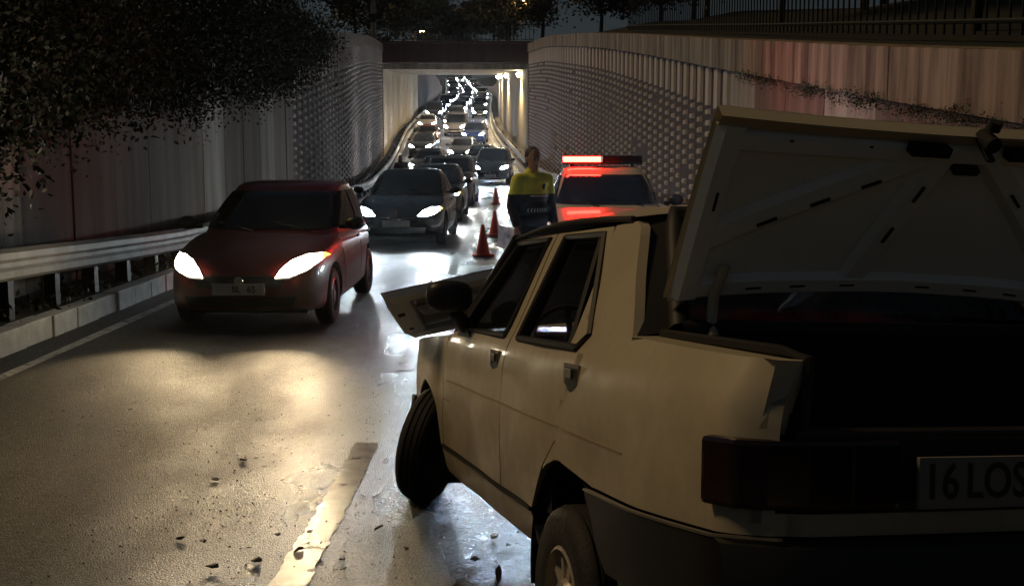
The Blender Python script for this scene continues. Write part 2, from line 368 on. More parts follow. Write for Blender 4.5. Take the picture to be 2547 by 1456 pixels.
def copy_tree(o, parent=None, matmap=None):
    c = o.copy(); COL.objects.link(c); c.parent = parent
    if matmap and c.type == 'MESH':
        for sl in c.material_slots:
            if sl.material and sl.material.name in matmap:
                nm = matmap[sl.material.name]; sl.link = 'OBJECT'; sl.material = nm
    for ch in list(o.children): copy_tree(ch, c, matmap)
    return c

def spot(name, parent, loc, target_dir, power, color, size=75, blend=.7, radius=.06):
    l = bpy.data.lights.new(name, 'SPOT'); l.energy = power; l.color = color; l.spot_size = math.radians(size); l.spot_blend = blend; l.shadow_soft_size = radius
    o = bpy.data.objects.new(name, l); link(o, parent); o.location = loc
    o.rotation_euler = (-Vector(target_dir)).to_track_quat('Z', 'Y').to_euler()
    return o

# ------------------------------------------------------------------ road alignment (plan and profile)
XC = [(-12, -.9), (0, -.9), (25, -.9), (38, -1.3), (54, -2.45), (72, -3.6), (100, -5.3), (140, -6.4), (180, -7.0), (207, -8.3), (260, -11.5), (322, -15), (470, -24)]
ZR = [(-12, .35), (-3, .10), (0, 0), (1.5, -.085), (3.27, -.178), (4.5, -.24), (5.6, -.285), (7.5, -.305), (20, -.31), (40, -.31), (50, -.20), (60, .15), (72, .88), (85, 1.88), (100, 3.08), (140, 6.3), (180, 9.5), (260, 16.0), (340, 22.6), (400, 26.5), (470, 29)]
WT = [(-12, .9), (0, 1.45), (8, 2.2), (19.5, 3.4), (48.6, 6.45), (60, 7.45), (72, 8.2), (100, 10.3), (130, 12.0), (140, 11.9), (165, 12.6), (190, 12.6), (230, 14.5), (300, 20), (470, 30)]
def smooth_tab(tab):
    xs = np.array([t[0] for t in tab], float); ys = np.array([t[1] for t in tab], float)
    h = np.diff(xs); d = np.diff(ys)/h; m = np.zeros(len(xs)); m[0] = d[0]; m[-1] = d[-1]
    for i in range(1, len(xs)-1):
        m[i] = 0 if d[i-1]*d[i] <= 0 else (h[i-1]+h[i])/(h[i-1]/d[i]+h[i]/d[i-1])
    def f(x):
        x = min(max(x, xs[0]), xs[-1]); i = min(int(np.searchsorted(xs, x, side='right'))-1, len(xs)-2); i = max(i, 0)
        t = (x-xs[i])/h[i]; t2 = t*t; t3 = t2*t
        return float((2*t3-3*t2+1)*ys[i]+(t3-2*t2+t)*h[i]*m[i]+(-2*t3+3*t2)*ys[i+1]+(t3-t2)*h[i]*m[i+1])
    return f
xc, zr, wt = smooth_tab(XC), smooth_tab(ZR), smooth_tab(WT)
YS = list(np.arange(-12, 12, .5))+list(np.arange(12, 80, 1.5))+list(np.arange(80, 471, 5))
HW, WW = 3.6, 4.6      # half carriageway, half distance between the walls

def strip(name, o0, o1, dz0, dz1, ys, material, parent=None, nx=2):
    b = MB(); b.grid(lambda y, t: (xc(y)+o0+(o1-o0)*t, y, zr(y)+dz0+(dz1-dz0)*t), ys, list(np.linspace(0, 1, nx)))
    return b.build(name, material, parent, smooth=60)
tag(strip('road', -HW-.02, HW+.02, 0, 0, YS, M['asphalt'], nx=8), kind='structure')
for sg, nm in ((-1, 'verge_left'), (1, 'verge_right')):
    o = strip(nm, sg*(HW+.16), sg*(WW+.25), .19, .20, YS, M['verge'], nx=3); tag(o, kind='structure')
# painted markings
def marking(o0, o1, y0, y1, n=8, j=.010):
    b = MB(); b.grid(lambda y, t: (xc(y)+o0+(o1-o0)*t+random.uniform(-j, j)*(t in (0, 1)), y, zr(y)+.004), list(np.linspace(y0, y1, n)), [0, .5, 1]); return b
road_lines = empty('road_markings'); tag(road_lines, kind='structure')
y = 2.9
for y0, y1 in [(2.7, 6.75), (9.1, 12.0), (16.4, 19.0), (22.5, 25.5)]+[(29+6*k, 32+6*k) for k in range(22)]:
    marking(-.075, .075, y0, y1, 90 if y0 < 20 else 8).build('lane_dash', M['line'], road_lines)
marking(-HW+.33, -HW+.45, -10, 150, 120).build('edge_line', M['line'], road_lines)
marking(HW-.45, HW-.33, -10, 150, 120).build('edge_line', M['line'], road_lines)
# kerbs: single blocks near, joined beyond
kb = MB(); kb.box((0, 0, 0), (.20, .594, .30)); kmesh = kb.mesh('kerb_block', M['kerb'], bevel=.018)
for sg, y0, y1, nm in ((-1, 6.0, 42.0, 'kerb_left'), (1, 6.0, 24.0, 'kerb_right')):
    k = empty(nm); tag(k, kind='structure'); yy = y0; i = 0
    while yy < y1:
        o = bpy.data.objects.new('kerb_block', kmesh); link(o, k)
        o.location = (xc(yy)+sg*(HW+.10)+random.uniform(-.012, .012), yy+.3, zr(yy+.3)+.215-.15+random.uniform(-.008, .008)); o.rotation_euler = (-math.atan((zr(yy+.6)-zr(yy))/.6)*-1, random.uniform(-.02, .02), math.atan(-(xc(yy+.6)-xc(yy))/.6)+random.uniform(-.012, .012))
        yy += .6
    for a, c in ((-12, y0), (y1, 470)):
        ys = [q for q in YS if a < q < c]; ys = [a]+ys+[c]
        b = MB(); prof = [(HW, -.05), (HW, .195), (HW+.02, .212), (HW+.20, .212), (HW+.20, -.05)]
        b.grid(lambda q, t: (xc(q)+sg*prof[t][0], q, zr(q)+prof[t][1]), ys, [0, 1, 2, 3, 4])
        tag(b.build('kerb_run', M['kerb'], k, smooth=30), kind='stuff')

# ------------------------------------------------------------------ terrain above the cutting
for sg, nm in ((-1, 'hillside_left'), (1, 'hillside_right')):
    offs = [WW+.30, WW+1.5, WW+6, WW+20, WW+70, WW+300]
    rise = [-.12, 0, .5, 1.2, 6, 30]
    b = MB(); b.grid(lambda q, t: (xc(q)+sg*offs[t], q, wt(q)+rise[t]+(.35*math.sin(q*.37+t*2)*(t > 1))), YS, list(range(6)))
    tag(b.build(nm, M['soil'], smooth=60), kind='structure')
b = MB(); b.grid(lambda q, t: (-900+1800*t, q, 28+(q-470)*.05), [470, 700, 1500, 2500], [0, .25, .5, .75, 1]); tag(b.build('far_ground', M['soil']), kind='structure')

# ------------------------------------------------------------------ retaining walls
def wall_frame(sg, y):
    return xc(y)+sg*WW
def make_wall(sg, label, y_pat, y0, y1, step_plain=1.5):
    root = empty('retaining_wall', (0, 0, 0)); tag(root, label, 'wall', 'retaining walls of the cutting')
    # backing
    ys = [y0]+[q for q in YS if y0 < q < y1]+[y1]
    b = MB(); rows = lambda q: [(WW+.10, zr(q)-.2), (WW+.10, wt(q)-.10), (WW+.32, wt(q)-.10), (WW+.32, zr(q)-.2)]
    b.grid(lambda q, t: (xc(q)+sg*rows(q)[t][0], q, rows(q)[t][1]), ys, [0, 1, 2, 3]); b.build('backing', M['groove'], root)
    bh = .52
    # coping segments
    q = y0
    while q < y1-.1:
        e = min(q+3.0, y1); g = .008; b = MB()
        for (a, c) in ((q+g, e-g),):
            P = lambda yy, o, z: (xc(yy)+sg*o, yy, z)
            vs = []
            for yy in (a, c):
                vs += [P(yy, WW-.05, wt(yy)-bh), P(yy, WW-.05, wt(yy)), P(yy, WW+.34, wt(yy)+.01), P(yy, WW+.34, wt(yy)-bh)]
            b.add(vs, [(0, 1, 5, 4), (1, 2, 6, 5), (2, 3, 7, 6), (3, 0, 4, 7), (0, 3, 2, 1), (4, 5, 6, 7)])
        b.build('coping', M['coping'], root, bevel=.012); q = e
    # plain panels
    q = y0
    while q < y_pat-.05:
        e = min(q+step_plain, y_pat); g = .008; j = random.uniform(-.008, .008); b = MB()
        vs = []
        for yy in (q+g, e-g):
            vs += [(xc(yy)+sg*(WW+j), yy, zr(yy)-.1), (xc(yy)+sg*(WW+j), yy, wt(yy)-bh-.012), (xc(yy)+sg*(WW+.11), yy, wt(yy)-bh-.012), (xc(yy)+sg*(WW+.11), yy, zr(yy)-.1)]
        b.add(vs, [(0, 1, 5, 4), (1, 2, 6, 5), (2, 3, 7, 6), (3, 0, 4, 7), (0, 3, 2, 1), (4, 5, 6, 7)])
        b.build('panel', M['wall'] if random.random() < .7 else M['wall_low'], root, bevel=.008); q = e
    # patterned precast panels: fluted at the head, rows of cast studs below
    q = y_pat; ncol = 4; pitch = .92
    while q < y1-.3:
        e = min(q+ncol*pitch, y1); g = .012; b = MB(); vs = []
        for yy in (q+g, e-g):
            vs += [(xc(yy)+sg*(WW+.05), yy, zr(yy)-.1), (xc(yy)+sg*(WW+.05), yy, wt(yy)-bh-.012), (xc(yy)+sg*(WW+.11), yy, wt(yy)-bh-.012), (xc(yy)+sg*(WW+.11), yy, zr(yy)-.1)]
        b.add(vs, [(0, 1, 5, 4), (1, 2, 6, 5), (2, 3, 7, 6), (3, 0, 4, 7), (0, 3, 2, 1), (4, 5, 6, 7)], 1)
        nc = max(1, int(round((e-q)/pitch))); pw = (e-q)/nc
        for c in range(nc):
            yy = q+(c+.5)*pw; x = xc(yy)+sg*(WW+.05); top = wt(yy)-bh-.02; dx = (xc(yy+.4)-xc(yy-.4))/.8
            ax = Vector((dx, 1, 0)).normalized(); n = Vector((-sg, 0, 0)); zt = top-.72
            b.frustum((x, yy, (top+zt)/2), ax, (0, 0, 1), n, pw*.50, top-zt, pw*.38, top-zt-.02, .05)
            z = zt-.12; r = 0
            while z > zr(yy)+.25:
                if random.random() < .03: z -= .21; continue
                b.frustum((x, yy, z), ax, (0, 0, 1), n, pw*.46, .115, pw*.34*random.uniform(.85, 1.1), .080*random.uniform(.85, 1.1), .05*random.uniform(.8, 1.1)); z -= .21; r += 1
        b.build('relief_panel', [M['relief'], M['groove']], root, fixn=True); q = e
    return root
wall_l = make_wall(-1, 'left concrete retaining wall under the dark overhanging bushes', 28.4, 2.0, 71.6)
wall_r = make_wall(1, 'right concrete retaining wall with rows of cast studs behind the police car', 19.2, 2.0, 71.6, 1.9)

# ------------------------------------------------------------------ bridge / underpass
BY0, BY1 = 72.0, 130.0
def soff(q): return 6.95+(q-BY0)*(10.45-6.95)/(BY1-BY0)
bridge = empty('underpass_bridge', (0, 0, 0)); tag(bridge, 'wide concrete road bridge spanning the traffic queue', 'bridge')
b = MB(); ys = list(np.linspace(BY0, BY1, 16))
b.grid(lambda q, t: (xc(q)+[-WW-.5, WW+.5, WW+.5, -WW-.5, -WW-.5][t], q, [soff(q), soff(q), soff(q)+1.0, soff(q)+1.0, soff(q)][t]), ys, [0, 1, 2, 3, 4])
b.build('deck', M['tunnel'], bridge)
b = MB(); b.box((xc(72)-.2, 71.85, 7.62), (2*WW+1.6, .3, 1.22)); b.box((xc(72)-.2, 71.8, 8.28), (2*WW+1.7, .5, .14)); b.build('fascia', M['fascia'], bridge, bevel=.03)
for k in range(12):
    q = BY0+1.0+k*4.6; b = MB(); b.box((xc(q), q, soff(q)-.16), (2*WW+.4, .55, .36)); b.build('girder', M['tunnel'], bridge, bevel=.03)
for sg in (-1, 1):
    q = BY0
    while q < BY1-.2:
        e = min(q+3.6, BY1); b = MB(); vs = []
        for yy in (q+.015, e-.015): vs += [(xc(yy)+sg*WW, yy, zr(yy)-.2), (xc(yy)+sg*WW, yy, soff(yy)+.05), (xc(yy)+sg*(WW+.4), yy, soff(yy)+.05), (xc(yy)+sg*(WW+.4), yy, zr(yy)-.2)]
        b.add(vs, [(0, 1, 5, 4), (1, 2, 6, 5), (2, 3, 7, 6), (3, 0, 4, 7), (0, 3, 2, 1), (4, 5, 6, 7)]); b.build('abutment_panel', M['tunnel'], bridge, bevel=.02); q = e
# parapet railing on the bridge
pr = empty('bridge_railing', (xc(72)-.2, 71.8, 8.35)); tag(pr, 'dark iron railing along the top of the bridge', 'railing')
b = MB(); b.box((0, 0, 1.0), (10.4, .06, .06)); b.box((0, 0, .12), (10.4, .05, .05)); b.build('rail', M['iron'], pr)
bm_ = MB(); bm_.box((0, 0, .5), (.03, .03, .95)); barm = bm_.mesh('bar', M['iron'])
for k in range(42):
    o = bpy.data.objects.new('bar', barm); link(o, pr); o.location = (-5.1+k*.25, 0, .06)
# walls past the bridge
for sg, lab in ((-1, 'dim purple-grey wall left of the road beyond the bridge'), (1, 'dim concrete wall right of the road beyond the bridge')):
    root = empty('approach_wall'); tag(root, lab, 'wall'); q = 130.2
    while q < 236:
        e = q+5; b = MB(); vs = []
        for yy in (q+.02, e-.02): vs += [(xc(yy)+sg*WW, yy, zr(yy)-.2), (xc(yy)+sg*WW, yy, wt(yy)), (xc(yy)+sg*(WW+.4), yy, wt(yy)), (xc(yy)+sg*(WW+.4), yy, zr(yy)-.2)]
        b.add(vs, [(0, 1, 5, 4), (1, 2, 6, 5), (2, 3, 7, 6), (3, 0, 4, 7), (0, 3, 2, 1), (4, 5, 6, 7)]); b.build('panel', M['wall'], root); q = e
# lamps inside the underpass, right side
for i, (q, lab) in enumerate(((77.5, 'brightest round lamp at the mouth of the underpass'), (92, 'second round lamp inside the underpass on the right wall'), (106, 'third small lamp deep inside the underpass'), (118, 'farthest small lamp inside the underpass'))):
    t = empty('wall_lamp', (xc(q)+WW-.18, q, soff(q)-.62)); tag(t, lab, 'lamp', 'lamps along the underpass wall')
    m = MB(); m.sphere((0, -.05, 0), (.16, .16, .16), 10, 6); m.build('diffuser', M['lamp'], t, smooth=60)
    m = MB(); m.box((.10, .02, .12), (.18, .30, .10)); m.box((.16, .02, .0), (.05, .2, .3)); m.build('housing', M['iron'], t, bevel=.01)
    spot('light', t, (-.16, 0, -.2), (-.25, 0, -1), 1500, (1, .72, .36), 150, .8, .15)

# ------------------------------------------------------------------ guard rails
WB = [(-.155, .0), (-.150, .025), (-.115, .080), (-.055, .085), (-.022, .058), (.022, .058), (.055, .085), (.115, .080), (.150, .025), (.155, 0)]
def guard_rail(sg, label, off, hfun, segs, posts, xtra=lambda q: 0):
    root = empty('guard_rail'); tag(root, label, 'guard rail', 'steel guard rails')
    for a, c in segs:
        n = max(2, int((c-a)/1.0)+1); b = MB()
        ys = list(np.linspace(a, c, n)); b.grid(lambda q, t: (xc(q)+sg*(off-WB[t][1])+xtra(q), q, hfun(q)+WB[t][0]), ys, list(range(len(WB))))
        b.grid(lambda q, t: (xc(q)+sg*(off-WB[t][1]+.006)+xtra(q), q, hfun(q)+WB[t][0]), ys, list(range(len(WB)-1, -1, -1)))
        b.build('beam', M['steel'], root, smooth=18, fixn=False)
    for q in posts:
        b = MB(); h0 = zr(q)+.0; h1 = hfun(q)+.12; x = xc(q)+sg*(off+.14)+xtra(q)
        b.box((x, q, (h0+h1)/2), (.14, .012, h1-h0)); b.box((x-.07, q, (h0+h1)/2), (.012, .12, h1-h0)); b.box((x+.07, q, (h0+h1)/2), (.012, .12, h1-h0))
        b.box((x-sg*.09, q, hfun(q)), (.10, .10, .22))
        b.build('post', M['post'], root)
    return root
lz = smooth_tab([(2, .66), (8.5, .50), (10.3, .445), (13, .34), (16.6, .24), (22, .24), (40, .26), (470, .26)])
def lh(q): return lz(q) if q < 40 else zr(q)+.57
guard_rail(-1, 'bent steel guard rail beside the red hatchback on the left kerb', 3.84, lh, [(2.5, 6.8), (6.75, 12.45), (12.4, 17), (16.95, 22), (21.95, 30), (29.95, 40), (39.95, 56), (55.95, 72), (71.95, 90), (89.95, 110), (109.95, 130)], list(np.arange(6.2, 18, 1.1))+list(np.arange(19.2, 60, 2))+list(np.arange(62, 130, 4)))
guard_rail(1, 'long steel guard rail along the right wall behind the police car', 3.84, lambda q: zr(q)+.62, [(8, 14), (13.95, 20), (19.95, 28), (27.95, 36), (35.95, 48), (47.95, 60), (59.95, 72), (71.95, 90), (89.95, 110), (109.95, 130)], list(np.arange(8.5, 60, 2))+list(np.arange(62, 130, 4)))
for sg, lab in ((-1, 'far guard rail on the left of the climbing road'), (1, 'far pale guard rail following the bend on the right')):
    guard_rail(sg, lab, 3.84, lambda q: zr(q)+.62, [(a, a+20.05) for a in range(130, 330, 20)], list(np.arange(132, 330, 8)))

# ------------------------------------------------------------------ vegetation
def leaf_cloud(name, blobs, n, size, material, parent, droop=.3, clump=(60, .35)):
    """many small folded leaves gathered in clumps inside ellipsoid blobs (centre, radii, weight)"""
    w = np.array([bl[2] for bl in blobs], float); w /= w.sum()
    ncl = max(20, n//clump[0]); idx = rng.choice(len(blobs), ncl, p=w)
    cen = np.array([bl[0] for bl in blobs])[idx]; rad = np.array([bl[1] for bl in blobs])[idx]
    d = rng.normal(size=(ncl, 3)); d /= np.linalg.norm(d, axis=1)[:, None]
    cl = cen+d*rad*(rng.uniform(.35, 1.08, (ncl, 1))**.6)
    ci = rng.integers(0, ncl, n)
    p = cl[ci]+rng.normal(size=(n, 3))*clump[1]*np.array([1, 1, .8]); 
    a = rng.normal(size=(n, 3)); a[:, 2] -= droop; a /= np.linalg.norm(a, axis=1)[:, None]
    t = rng.normal(size=(n, 3)); bb = np.cross(a, t); bb /= np.linalg.norm(bb, axis=1)[:, None]; nn = np.cross(a, bb)
    s = size*rng.uniform(.6, 1.4, (n, 1))
    v0 = p; v1 = p+a*s*.5+bb*s*.28+nn*s*.06; v2 = p+a*s; v3 = p+a*s*.5-bb*s*.28+nn*s*.06
    V = np.stack([v0, v1, v2, v3], 1).reshape(-1, 3)
    me = bpy.data.meshes.new(name); me.vertices.add(4*n); me.vertices.foreach_set('co', V.ravel())
    me.loops.add(4*n); me.loops.foreach_set('vertex_index', np.arange(4*n)); me.polygons.add(n)
    me.polygons.foreach_set('loop_start', np.arange(n)*4); me.polygons.foreach_set('loop_total', np.full(n, 4)); me.update(); me.validate()
    me.materials.append(material)
    return link(bpy.data.objects.new(name, me), parent)
def shrub(loc, hang, up, rx, ry, n, label, leaf=.075, mtl='leaf'):
    """bush rooted behind the wall top that spills over it towards the road"""
    r = empty('overhanging_bush', loc); tag(r, label, 'bush', 'bushes above the left wall')
    blobs = [((0, 0, up*.45), (rx, ry, up*.6), 3), ((rx*.75, 0, -hang*.25), (rx*.55, ry*.95, hang*.6), 3)]
    for k in range(4): blobs.append(((rx*.95+random.uniform(-.15, .15), random.uniform(-.9, .9)*ry, -hang*random.uniform(.45, .8)), (.28, ry*.25, hang*.28), .5))
    leaf_cloud('foliage', blobs, n, leaf, M[mtl], r)
    b = MB()
    b.tube([(-.5, 0, -.5), (-.2, .1, up*.2), (.1, 0, up*.55)], [.09, .06, .02], 6)
    for k in range(7):
        y_ = random.uniform(-ry, ry)*.8; b.tube([(-.4, y_*.2, -.2), (rx*.35, y_*.6, up*.25), (rx*.9, y_, 0), (rx*1.0, y_, -hang*.7)], [.035, .028, .018, .006], 5)
    b.build('stems', M['bark'], r, smooth=60)
    return r
SH = [  # y, x offset from wall face, hang, up, rx, ry, n, label
    (9.2, .5, 1.25, 1.6, .9, 1.25, 24000, 'nearest overhanging bush spilling low over the left wall by the photo edge'),
    (11.6, .7, .95, 2.0, .95, 1.4, 24000, 'second dark bush hanging over the left wall above the guard rail'),
    (14.4, .8, .95, 2.6, 1.0, 1.7, 24000, 'third bush with ragged drooping shoots above the reddish wall panels'),
    (17.8, .9, 1.05, 3.0, 1.1, 2.0, 24000, 'fourth wide bush hanging over the left wall above the red hatchback'),
    (21.8, .9, 1.15, 3.4, 1.1, 2.3, 24000, 'fifth dark bush covering the wall coping before the studded panels'),
    (26.4, .9, 1.15, 3.8, 1.1, 2.6, 22000, 'sixth bush reaching down to the start of the studded panels'),
    (31.4, 1.0, .85, 4.0, 1.0, 2.6, 18000, 'last bush at the far end of the green overhang beside the bare coping'),
]
for q, ox, hang, up, rx, ry, n, lab in SH:
    shrub((xc(q)-WW-ox, q, wt(q)+.1), hang, up, rx, ry, n, lab)
def tree(loc, h, r, n, label, leaf=.30, mtl='leaf2', trunk=.16, group='trees around the cutting'):
    t = empty('broadleaf_tree', loc); tag(t, label, 'tree', group)
    b = MB(); b.tube([(0, 0, -.5), (.1, 0, h*.3), (-.1, .1, h*.6), (.05, 0, h*.85)], [trunk, trunk*.8, trunk*.5, trunk*.15], 8)
    blobs = []
    for k in range(9):
        a = random.uniform(0, 2*PI); rr = random.uniform(.25, .75)*r; z = h*random.uniform(.45, .95)
        p = (rr*math.cos(a), rr*math.sin(a), z); blobs.append((p, (r*random.uniform(.35, .55),)*2+(h*.13,), 1))
        b.tube([(0, .05, h*.35), (p[0]*.5, p[1]*.5, z*.8), p], [trunk*.45, trunk*.3, .02], 5)
    b.build('trunk', M['bark'], t, smooth=60)
    leaf_cloud('crown', blobs, n, leaf, M[mtl], t, clump=(40, .5))
    return t
tree((-9.5, 20, wt(20)+.2), 7, 3.2, 5000, 'dark tree rising behind the bushes at the upper left')
tree((-11.5, 31, wt(31)+.2), 8, 3.6, 5000, 'tall dark tree behind the far end of the bushes')
tree((-13.5, 66, wt(66)), 7, 3.5, 3500, 'dark tree left of the utility pole by the bridge')
tree((-2.5, 150, 13.5), 9.5, 6, 4000, 'dark tree silhouette above the bridge right of centre', .5)
tree((-17.5, 160, 13.5), 8.5, 6, 4000, 'low dark tree silhouette above the bridge left of centre', .5)
tree((2.2, 84, 9.2), 5.2, 2.8, 4500, 'tree with yellow lamp-lit leaves above the right end of the bridge', .26)
tree((9.5, 60, wt(60)), 7, 4, 3500, 'dark tree standing above the right wall near the bridge', .3)
tree((13, 40, wt(40)), 7, 4, 3500, 'dark tree standing above the middle of the right wall', .3)
tree((-15.5, 112, 11.2), 9, 5, 4500, 'broad dark tree left of the gap in the skyline above the bridge', .4)
tree((-.3, 116, 11.6), 9, 5, 4500, 'broad dark tree right of the gap in the skyline above the bridge', .4)
tree((-8.5, 190, 14.0), 7, 7, 4500, 'added faint far tree low in the skyline gap above the bridge', .5)  # added to cover pale sky in the gap
for q, ox, h_ in ((9, 4.2, 5), (14, 4.6, 5.5), (20, 4.4, 6), (27, 4.6, 6.5), (35, 4.8, 6.5), (46, 5.0, 6)):  # tree row added to turn the view behind the fence black
    tree((xc(q)+WW+ox, q, wt(q)-.2), h_, 2.9, 5500, {9: 'added dark tree behind the iron fence nearest the right photo edge', 14: 'second added dark tree behind the iron fence', 20: 'third added dark tree behind the iron fence', 27: 'fourth added dark tree behind the iron fence', 35: 'added dark tree at the far end of the iron fence', 46: 'added dark tree past the end of the iron fence'}[q], .22, 'leaf2', .12, 'added trees behind the iron fence')
tree((-11.5, 138, 12.6), 8, 4.6, 8000, 'added tall dark tree filling the skyline gap behind the bridge railing', .4)  # added to block the too bright sky behind the railing
tree((-6.0, 142, 13.0), 6, 4.4, 8000, 'added lower dark tree in the middle of the skyline gap above the bridge', .4)  # second added tree, hides the rest of the bright gap
tree((6.2, 80, 8.8), 6.5, 3.2, 7000, 'dense dark tree right of the yellow-lit tree above the bridge end', .28)
tree((9.6, 74, 8.6), 6.5, 3.4, 7000, 'dense dark tree between the bridge end and the iron fence', .28)
# lamp by the yellow tree, assumed from its lit leaves
def street_lamp(loc, h, label, arm=1.2, power=60):
    t = empty('street_lamp', loc); tag(t, label, 'street lamp', 'street lamps near the bridge')
    b = MB(); b.tube([(0, 0, -.2), (0, 0, h*.8), (0, 0, h), (arm*.5, 0, h+.25), (arm, 0, h+.3)], [.09, .06, .05, .04, .035], 8); b.build('mast', M['iron'], t, smooth=50)
    b = MB(); b.box((arm+.25, 0, h+.32), (.6, .22, .10)); b.build('lamp_head', M['iron'], t, bevel=.03)
    b = MB(); b.box((arm+.27, 0, h+.262), (.42, .16, .02)); b.build('lens', M['street'], t)
    l = bpy.data.lights.new('light', 'POINT'); l.energy = power; l.color = (1, .6, .2); l.shadow_soft_size = .1
    o = bpy.data.objects.new('light', l); link(o, t); o.location = (arm+.27, 0, h+.1)
    return t
street_lamp((-.4, 84.8, 9.2), 3.1, 'assumed short street lamp hidden in the yellow-lit tree by the bridge', .9, 120)
street_lamp((-10.2, 118, 11.4), 2.1, 'tiny warm street lamp seen through the bridge railing', .6, 40)
# utility pole
t = empty('utility_pole', (-8.45, 69.5, 7.9)); tag(t, 'pale concrete utility pole with crossarm at the left end of the bridge', 'pole')
b = MB(); b.tube([(0, 0, -.4), (0, 0, 4.6)], [.17, .11], 8); b.build('shaft', M['pole'], t, smooth=40)
b = MB(); b.box((.1, 0, 2.95), (2.7, .10, .12)); b.build('crossarm', M['pole'], t, bevel=.01)
for k in (-1.1, -.4, .5, 1.3):
    b = MB(); b.lathe([(0, 0), (.05, 0), (.07, .05), (.04, .09), (.06, .13), (.02, .2), (0, .2)], 8, 'Z', (k, 0, 3.01)); b.build('insulator', M['pole'], t, smooth=40)
b = MB(); b.box((.0, -.16, 1.6), (.32, .14, .5)); b.build('meter_box', M['iron'], t, bevel=.02)
# fence above the right wall
fr = empty('iron_fence'); tag(fr, 'dark iron bar fence standing above the right wall', 'fence')
fx = lambda q: xc(q)+WW+1.5
b = MB(); b.tube([(fx(q), q, wt(q)+1.75) for q in np.linspace(5, 44, 20)], .03, 6); b.build('rail', M['iron'], fr)
b = MB(); b.tube([(fx(q), q, wt(q)+.25) for q in np.linspace(5, 44, 20)], .03, 6); b.build('rail', M['iron'], fr)
bm_ = MB(); bm_.tube([(0, 0, .1), (0, 0, 1.9), (0, 0, 2.0)], [.016, .016, .002], 6); barm = bm_.mesh('bar', M['iron'])
for q in np.arange(5, 44, .30):
    o = bpy.data.objects.new('bar', barm); link(o, fr); o.location = (fx(q), q, wt(q))
# weeds on the ledge of the right wall
wd = leaf_cloud('ledge_weeds', [((xc(q)+WW-.06, q, wt(q)-.55), (.03, .5, .03), 1) for q in np.arange(8, 18, .7)], 5000, .022, M['moss'], None, clump=(60, .05))
tag(wd, 'dark moss and weeds along the ledge of the right wall', 'weeds', kind='stuff')
# ------------------------------------------------------------------ vehicles
SPEC = {
 'hatch': dict(L=3.85, W=1.66, H=1.46, r=.295, wx=(-.80, -3.26), belt=.95,
    st=[(0, .56, .60, .32), (-.05, .66, .74, .24), (-.18, .745, .88, .20), (-.45, .83, .965, .17), (-.85, .905, 1, .17), (-1.2, .96, 1, .17), (-2.2, .955, 1, .17), (-3.2, .99, .98, .18), (-3.6, 1.0, .93, .22), (-3.79, .96, .84, .28), (-3.85, .80, .72, .36)],
    cab=[(.90, -.98, -3.74, .92), (1.10, -1.36, -3.66, .86), (1.28, -1.72, -3.56, .78), (1.37, -1.92, -3.47, .72)], lamp=[(.36, .565), (.50, .575), (.66, .635), (.755, .715), (.74, .775), (.62, .775), (.50, .73), (.41, .65)]),
 'sedan': dict(L=4.42, W=1.74, H=1.44, r=.31, wx=(-.88, -3.52), belt=.96,
    st=[(0, .55, .62, .30), (-.05, .66, .78, .22), (-.20, .75, .91, .19), (-.5, .84, .975, .17), (-.95, .905, 1, .17), (-1.35, .965, 1, .17), (-2.4, .96, 1, .17), (-3.5, 1.0, .98, .18), (-4.05, 1.01, .93, .22), (-4.34, .97, .84, .28), (-4.42, .78, .72, .36)],
    cab=[(.91, -1.12, -3.98, .90), (1.10, -1.55, -3.78, .84), (1.27, -1.98, -3.50, .76), (1.35, -2.2, -3.32, .70)], lamp=[(.40, .60), (.56, .59), (.70, .63), (.79, .69), (.78, .75), (.64, .755), (.50, .70)]),
 'suv': dict(L=4.40, W=1.82, H=1.66, r=.345, wx=(-.90, -3.52), belt=1.06,
    st=[(0, .62, .66, .34), (-.05, .80, .82, .28), (-.18, .93, .93, .25), (-.5, 1.0, .98, .23), (-.95, 1.04, 1, .23), (-1.3, 1.07, 1, .23), (-2.4, 1.07, 1, .23), (-3.5, 1.10, .99, .24), (-4.1, 1.11, .95, .28), (-4.34, 1.06, .88, .34), (-4.40, .90, .78, .42)],
    cab=[(1.02, -1.05, -4.28, .92), (1.24, -1.45, -4.20, .87), (1.46, -1.85, -4.08, .80), (1.57, -2.05, -3.98, .74)], lamp=[(.48, .76), (.62, .75), (.78, .78), (.85, .83), (.84, .90), (.70, .90), (.56, .86)]),
 'van': dict(L=4.5, W=1.84, H=1.92, r=.32, wx=(-.85, -3.6), belt=1.12,
    st=[(0, .62, .70, .32), (-.05, .82, .85, .26), (-.18, .96, .95, .22), (-.45, 1.06, .99, .20), (-.8, 1.12, 1, .20), (-1.1, 1.15, 1, .20), (-2.4, 1.15, 1, .20), (-3.5, 1.16, 1, .20), (-4.2, 1.16, .99, .22), (-4.44, 1.12, .95, .28), (-4.5, .95, .9, .36)],
    cab=[(1.06, -.72, -4.46, .96), (1.35, -1.10, -4.45, .92), (1.66, -1.48, -4.42, .87), (1.82, -1.70, -4.38, .83)], lamp=[(.52, .74), (.66, .73), (.80, .78), (.86, .88), (.84, .97), (.72, .95), (.58, .84)]),
}
